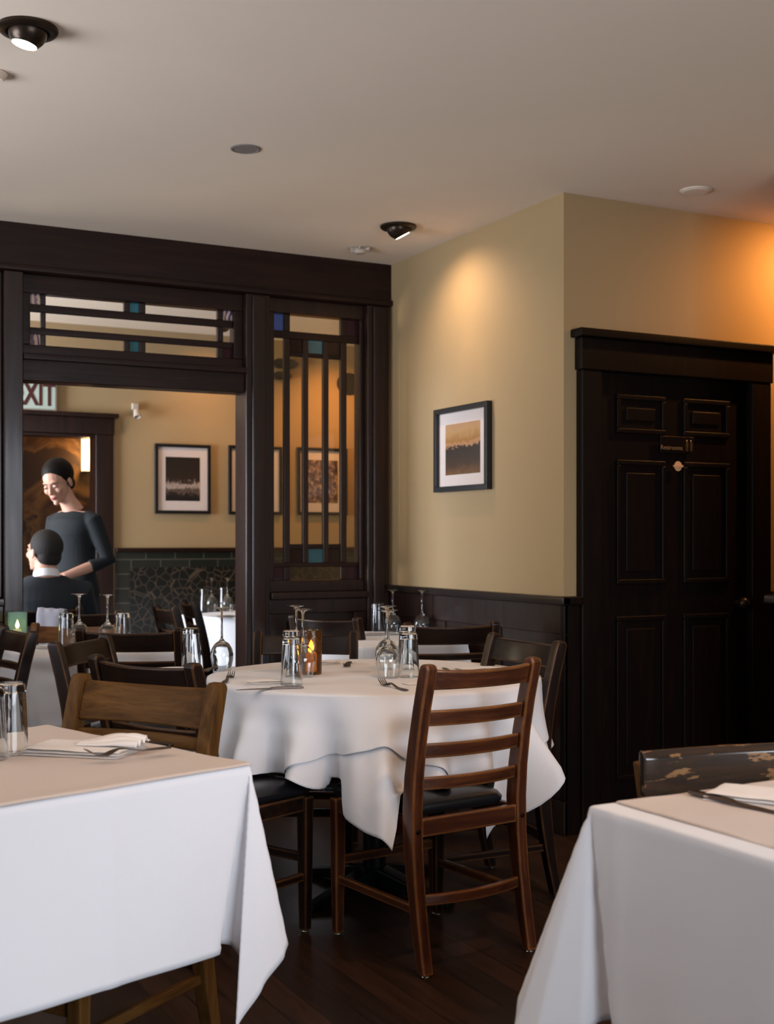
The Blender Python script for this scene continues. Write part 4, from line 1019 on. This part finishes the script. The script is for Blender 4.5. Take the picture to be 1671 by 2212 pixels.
napkin(538, 1479, 604, 1478, .05, 'small folded napkin at the near left rim of the round table', 3, 2, L_=.12)
cutlery(ksrc, knife_bm, 'knife', 655, 1486, 540, 1490, 'knife at the near rim of the round table below the tumblers')
cutlery(fsrc, fork_bm, 'fork', 878, 1493, 772, 1465, 'fork lying clear on the round table left of the reddish brown chair')
napkin(880, 1478, 960, 1474, .06, 'folded napkin behind the left post of the reddish brown chair', 1, 3, L_=.15)
cutlery(fsrc, fork_bm, 'fork', 484, 1476, 511, 1452, 'fork at the left of the round table below the single wine glass')
cutlery(ksrc, knife_bm, 'knife', 442, 1452, 470, 1438, 'knife left of the single wine glass on the round table')
napkin(685, 1436, 730, 1434, .05, 'folded napkin at the far rim right of the amber candle', 3, 4, L_=.10)
cutlery(fsrc, fork_bm, 'fork', 755, 1431, 748, 1442, 'fork seen end on at the far rim of the round table')
napkin(985, 1452, 1070, 1448, .08, 'folded napkin at the right of the round table above the chair rail', 3, 5, L_=.16)
cutlery(ksrc, knife_bm, 'knife', 975, 1456, 950, 1436, 'knife beside the napkin at the right of the round table')
napkin(700, 1376, 765, 1376, .10, 'folded napkin at the left end of the corner table', 2, 6, L_=.16)
napkin(785, 1371, 830, 1371, .08, 'folded napkin at the back of the corner table by the tumbler', 3, 7, L_=.11)
napkin(300, 1452, 420, 1446, .09, 'folded napkin at the left rim of the round table behind the dark chair', 2, 8, L_=.16)
napkin(92, 1400, 130, 1396, .10, 'napkin at the left corner of the small left table', 2, 9, L_=.13)
cutlery(fsrc, fork_bm, 'fork', 164, 1418, 157, 1404, 'fork on the small left table beside the dark chair post')
napkin(1600, 1722, 1760, 1740, .13, 'folded napkin on the front right table', 3, 10, L_=.24)
cutlery(ksrc, knife_bm, 'knife', 1490, 1713, 1700, 1762, 'dark knife beside the napkin on the front right table', z=ZT+.008)
napkin(452, 1333, 500, 1330, .12, 'napkin on the table in the far room', 2, 12, L_=.16)

# ------------------------------------------------------------------ people
M['skin'] = mat('skin', (0.50, 0.27, 0.185), 0.55); B(M['skin']).inputs['Subsurface Weight'].default_value = .08; B(M['skin']).inputs['Subsurface Radius'].default_value = (.02, .008, .004)
M['sweater'] = mat('dark_teal_knit', (0.004, 0.007, 0.009), 0.85)
M['suit'] = mat('navy_suit_cloth', (0.007, 0.011, 0.016), 0.8)
M['hair_dark'] = mat('dark_hair', (0.006, 0.004, 0.003), 0.6); B(M['hair_dark']).inputs['Specular IOR Level'].default_value = .15
M['hair_grey'] = mat('greying_short_hair', (0.022, 0.019, 0.018), 0.75); B(M['hair_grey']).inputs['Specular IOR Level'].default_value = .2
M['shirt'] = mat('white_shirt_cloth', (0.7, 0.7, 0.72), 0.8)
M['trouser'] = mat('black_trouser_cloth', (0.012, 0.012, 0.014), 0.8)
M['shoe'] = mat('black_shoe_leather', (0.01, 0.01, 0.01), 0.3)
M['eye'] = mat('eye_white', (.25, .20, .17), .2); M['iris'] = mat('dark_iris', (.02, .012, .008), .2)
M['lip'] = mat('lips', (.42, .14, .12), .45); M['brow'] = mat('eyebrow_hair', (.05, .03, .02), .8)
def head_parts(bm, T):
    def e(c, r, rot=None): ell(bm, T @ Vector(c), r, 20, T.to_3x3().to_4x4() @ (rot or Matrix()))
    e((0, -.012, .030), (.073, .092, .080)); e((0, .022, -.028), (.059, .064, .072)); e((0, .034, -.072), (.044, .046, .036))
    e((0, .074, -.097), (.017, .014, .014)); e((0, .074, .022), (.046, .016, .014))
    for s in (-1, 1):
        e((s*.034, .062, -.026), (.022, .022, .022)); e((s*.076, -.006, -.012), (.007, .018, .028)); e((s*.030, .079, .001), (.014, .009, .0075)); e((s*.009, .094, -.036), (.007, .009, .006))
    tube(bm, [T @ Vector(p) for p in ((0, .078, .014), (0, .093, -.012), (0, .105, -.034), (0, .092, -.042))], [.007, .0085, .0105, .006], 10)
    e((0, .081, -.062), (.022, .013, .014))
def finger(bm, o, dirs, lens, r):
    pts = [Vector(o)]
    for d, l in zip(dirs, lens): pts.append(pts[-1] + Vector(d).normalized()*l)
    tube(bm, pts, [r, r*.95, r*.88, r*.7], 8)
def hand(bm, wrist, fwd, palm_n, side):
    """fwd: wrist to knuckles, palm_n: out of the palm; side: +1/-1 thumb side along fwd x palm_n"""
    f = Vector(fwd).normalized(); n = Vector(palm_n); n = (n-f*n.dot(f)).normalized(); s = f.cross(n)*side; w = Vector(wrist)
    rs = []
    for t_, hw, ht in ((-.02, .024, .019), (.02, .032, .016), (.06, .040, .014), (.085, .040, .012), (.092, .036, .008)):
        c = w+f*t_; rs.append([c + s*hw*math.cos(2*PI*k/12) + n*ht*math.sin(2*PI*k/12) for k in range(12)])
    rings(bm, rs)
    for k, (off, L_) in enumerate(((.030, .92), (.010, 1.0), (-.010, .94), (-.030, .75))):
        c1_ = f + n*.25; c2_ = f*.75 + n*.8; c3_ = f*.3 + n*1.0
        finger(bm, w+f*.078+s*off, (c1_, c2_, c3_), (.042*L_, .026*L_, .020*L_), .0092)
    finger(bm, w+f*.022+s*.030, (s*.8+f*.7+n*.2, s*.35+f+n*.3, f+n*.4), (.034, .030, .024), .011)
def face_details(root, T, lips=True):
    for s in (-1, 1):
        bm = bmesh.new(); ell(bm, T @ Vector((s*.030, .0815, -.001)), (.010, .008, .0030), 14, T.to_3x3().to_4x4()); e = obj('eye', bm, 'eye', root, smooth=True)
        bm = bmesh.new(); ell(bm, T @ Vector((s*.030, .0895, -.002)), (.0085, .0025, .0034), 12, T.to_3x3().to_4x4()); obj('iris', bm, 'iris', e)
        bm = bmesh.new(); tube(bm, [T @ Vector((s*x, y, z)) for x, y, z in ((.014, .090, .019), (.028, .089, .024), (.044, .078, .020))], [.0025, .0032, .0015], 8); obj('eyebrow', bm, 'brow', root, smooth=True)
    bm = bmesh.new(); tube(bm, [T @ Vector(p) for p in ((-.022, .084, -.0615), (-.010, .0935, -.0585), (0, .0955, -.0600), (.010, .0935, -.0585), (.022, .084, -.0615))], [.0015, .0042, .0042, .0042, .0015], 8)
    tube(bm, [T @ Vector(p) for p in ((-.019, .085, -.064), (0, .0955, -.0675), (.019, .085, -.064))], [.0015, .0050, .0015], 8)
    obj('lips', bm, 'lip', root, smooth=True)
def HT(c, yaw, pitch, roll=0.0): return Matrix.Translation(Vector(c)) @ Euler((pitch, roll, yaw), 'XYZ').to_matrix().to_4x4()
# waitress
fw = DW(-.50, -.86); pw = LW(-1.755, 7.02)
wo = thing('person', 'woman in dark top, hair tied back, standing and looking down before the far doorway', 'person', (pw.x, pw.y, 0), math.atan2(-fw.x, fw.y))
T = HT((.045, .085, 1.560), .22, -.42, .10)
bm = bmesh.new(); head_parts(bm, T)
tube(bm, [T @ Vector((0, -.018, -.05)), Vector((.02, .03, 1.455)), (.0, .0, 1.39)], [.046, .047, .060], 20)
tube(bm, [(0, 0, .86), (0, 0, .95), (0, .0, 1.06), (0, .012, 1.2), (0, .012, 1.32), (0, .004, 1.395)], [(.09, .14), (.10, .155), (.08, .12), (.088, .132), (.078, .145), (.045, .11)], 28)
for s in (-1, 1):
    sh = Vector((s*.143, 0, 1.345)); el = Vector((s*.225, -.03, 1.125)); wr = Vector((s*.085, .165, 1.035))
    tube(bm, [Vector((s*.10, 0, 1.355)), sh-Vector((0,0,.012)), (sh+el)/2, el, (el+wr)/2, wr], [.030, .040, .040, .034, .031, .024], 16)
    hand(bm, wr, (wr-el)+Vector((0, .05, -.03)), (-s*.7, 0, -.5), 1 if s < 0 else 1)
    tube(bm, [(s*.075, 0, .9), (s*.085, .0, .72), (s*.085, .01, .5), (s*.085, -.01, .3), (s*.085, -.01, .08)], [.085, .078, .052, .05, .034], 18)
    tube(bm, [(s*.085, -.05, .035), (s*.085, .05, .03), (s*.09, .13, .02)], [.03, .034, .022], 12)
baked('body', bm, 'skin', wo, .0042, 4); face_details(wo, T)
bm = bmesh.new()
tube(bm, [(0, 0, .84), (0, 0, .95), (0, .0, 1.06), (0, .014, 1.2), (0, .022, 1.27), (0, .012, 1.33), (0, -.002, 1.375), (0, -.012, 1.392)], [(.105, .155), (.112, .168), (.094, .135), (.104, .146), (.108, .150), (.094, .150), (.062, .125), (.035, .085)], 32)
for s in (-1, 1):
    sh = Vector((s*.143, 0, 1.340)); el = Vector((s*.225, -.03, 1.125)); wr = Vector((s*.085, .165, 1.035))
    tube(bm, [Vector((s*.085, -.005, 1.368)), sh, (sh*.6+el*.4), el, el*.60+wr*.40], [.040, .056, .050, .045, .040], 18)
    ell(bm, (s*.058, .062, 1.24), (.060, .050, .062))
baked('long_sleeved_top', bm, 'sweater', wo, .006, 6)
bm = bmesh.new()
for s in (-1, 1): tube(bm, [(s*.06, 0, .92), (s*.08, .0, .80), (s*.088, .0, .6), (s*.088, .0, .35), (s*.088, -.01, .09)], [(.11, .10), (.10, .095), (.08, .08), (.07, .07), (.062, .06)], 18)
baked('trousers', bm, 'trouser', wo, .008, 4)
for s in (-1, 1):
    bm = bmesh.new(); tube(bm, [(s*.088, -.07, .04), (s*.088, .0, .045), (s*.09, .10, .032), (s*.092, .16, .022)], [.038, .042, .040, .020], 14); obj('shoe', bm, 'shoe', wo, smooth=True)
bm = bmesh.new(); q = T.to_3x3().to_4x4()
ell(bm, T @ Vector((0, -.030, .040)), (.084, .100, .090), 28, q @ Matrix.Rotation(.3, 4, 'X')); ell(bm, T @ Vector((0, -.108, -.045)), (.036, .034, .044), 20, q)
ell(bm, T @ Vector((0, -.07, -.03)), (.055, .045, .045), 20, q)
baked('hair', bm, 'hair_dark', wo, .004, 3)
bm = bmesh.new(); ell(bm, (.0, .098, 1.318), (.007, .003, .008), 12); tube(bm, [(.0, .098, 1.325), (.0, .094, 1.335)], .0015, 6)
obj('pendant', bm, mat('silver_pendant', (.8, .8, .78), .2, 1.0), wo, smooth=True)['label'] = 'small silver pendant'
# seated guest
fm = DW(-.40, .92); pm_ = LW(-1.815, 6.66)
mn = thing('person', 'seated man in dark suit and white collar, short greying hair, back turned', 'person', (pm_.x, pm_.y, 0), math.atan2(-fm.x, fm.y))
T = HT((-.01, .03, 1.175), .55, .12, 0)
bm = bmesh.new(); head_parts(bm, T)
tube(bm, [T @ Vector((0, -.025, -.05)), Vector((0, .0, 1.06)), (0, -.01, .99)], [.056, .060, .075], 20)
tube(bm, [(0, 0, .46), (0, 0, .56), (0, -.01, .68), (0, .0, .82), (0, .0, .93), (0, -.005, 1.0)], [(.12, .17), (.115, .165), (.11, .15), (.115, .165), (.10, .17), (.05, .13)], 28)
for s in (-1, 1):
    sh = Vector((s*.185, 0, .965)); el = Vector((s*.25, .10, .735)); wr = Vector((s*.13, .33, .80))
    tube(bm, [Vector((s*.1, 0, .98)), sh, (sh+el)/2, el, (el+wr)/2, wr], [.05, .054, .048, .042, .038, .029], 16)
    hand(bm, wr, (wr-el), (-s*.6, 0, -.8), 1)
    tube(bm, [(s*.09, .0, .52), (s*.11, .22, .54), (s*.12, .44, .52), (s*.12, .46, .3), (s*.12, .44, .08)], [.09, .082, .062, .056, .038], 18)
    tube(bm, [(s*.12, .38, .04), (s*.12, .50, .035), (s*.12, .60, .025)], [.034, .036, .024], 12)
baked('body', bm, 'skin', mn, .0042, 4); face_details(mn, T)
bm = bmesh.new()
tube(bm, [(0, 0, .47), (0, 0, .56), (0, -.015, .68), (0, -.012, .82), (0, -.012, .92), (0, -.014, .995), (0, -.020, 1.045)], [(.14, .19), (.135, .185), (.128, .175), (.13, .19), (.12, .205), (.09, .18), (.060, .10)], 32)
for s in (-1, 1):
    sh = Vector((s*.185, -.005, .962)); el = Vector((s*.25, .10, .735)); wr = Vector((s*.13, .33, .80))
    tube(bm, [Vector((s*.1, -.01, .97)), sh, (sh*.5+el*.5), el, el*.15+wr*.85], [.062, .072, .064, .058, .046], 18)
baked('suit_jacket', bm, 'suit', mn, .006, 6)
bm = bmesh.new()
for s in (-1, 1): tube(bm, [(s*.09, -.05, .52), (s*.11, .22, .545), (s*.12, .45, .53), (s*.12, .47, .3), (s*.12, .45, .09)], [.105, .096, .078, .068, .058], 18)
baked('trousers', bm, 'suit', mn, .008, 4)
for s in (-1, 1):
    bm = bmesh.new(); tube(bm, [(s*.12, .36, .045), (s*.12, .48, .05), (s*.12, .58, .035), (s*.12, .65, .022)], [.040, .044, .042, .022], 14); obj('shoe', bm, 'shoe', mn, smooth=True)
bm = bmesh.new(); mt = Matrix.Translation((0, -.008, 1.035)) @ Matrix.Rotation(-.22, 4, 'X'); lathe(bm, [(.062, 0), (.070, .0), (.068, .028), (.063, .042), (.060, .042), (.062, .026)], 28, mt, closed=True); obj('shirt_collar', bm, 'shirt', mn, smooth=True)
bm = bmesh.new(); q = T.to_3x3().to_4x4()
ell(bm, T @ Vector((0, -.024, .034)), (.081, .096, .088), 28, q @ Matrix.Rotation(.22, 4, 'X')); ell(bm, T @ Vector((0, -.052, -.022)), (.068, .056, .058), 22, q)
baked('hair', bm, 'hair_grey', mn, .004, 3)
dup(dark, -1.80, 6.50, -.40, .92, 'dark chair the man in the suit sits on')
# grey jacket over the chair beside him
ch = [o for o in bpy.data.objects if o.get('label', '').startswith('chair beside the seated man')][0]
bm = bmesh.new(); n = 20; rs = []
for i in range(n+1):
    x = -.218+.15*i/n; k = 1-(x/.215)**2; dz = .0015*math.sin(i*.9)-.006*k; y = -.277-.03*k; o_ = .004*math.sin(i*.6)
    rs.append([Vector((x*(1.06), y+.050+o_, .50)), Vector((x*1.03, y+.040+o_, .70)), Vector((x, y+.026, .868+dz)), Vector((x, y+.012, .896+dz)), Vector((x, y-.014, .896+dz)), Vector((x, y-.028, .865+dz)), Vector((x*1.03, y-.026-o_, .70)), Vector((x*1.08, y-.012-o_, .46))])
vr = [[bm.verts.new(p) for p in r] for r in rs]
for a, b in zip(vr, vr[1:]):
    for i in range(len(a)-1): bm.faces.new((a[i], a[i+1], b[i+1], b[i]))
o = obj('jacket', bm, 'grey_cloth', smooth=True, solid=.006); o.location = ch.location; o.rotation_euler = ch.rotation_euler
tag(o, 'grey jacket hung over the chair back beside the seated man', 'jacket')
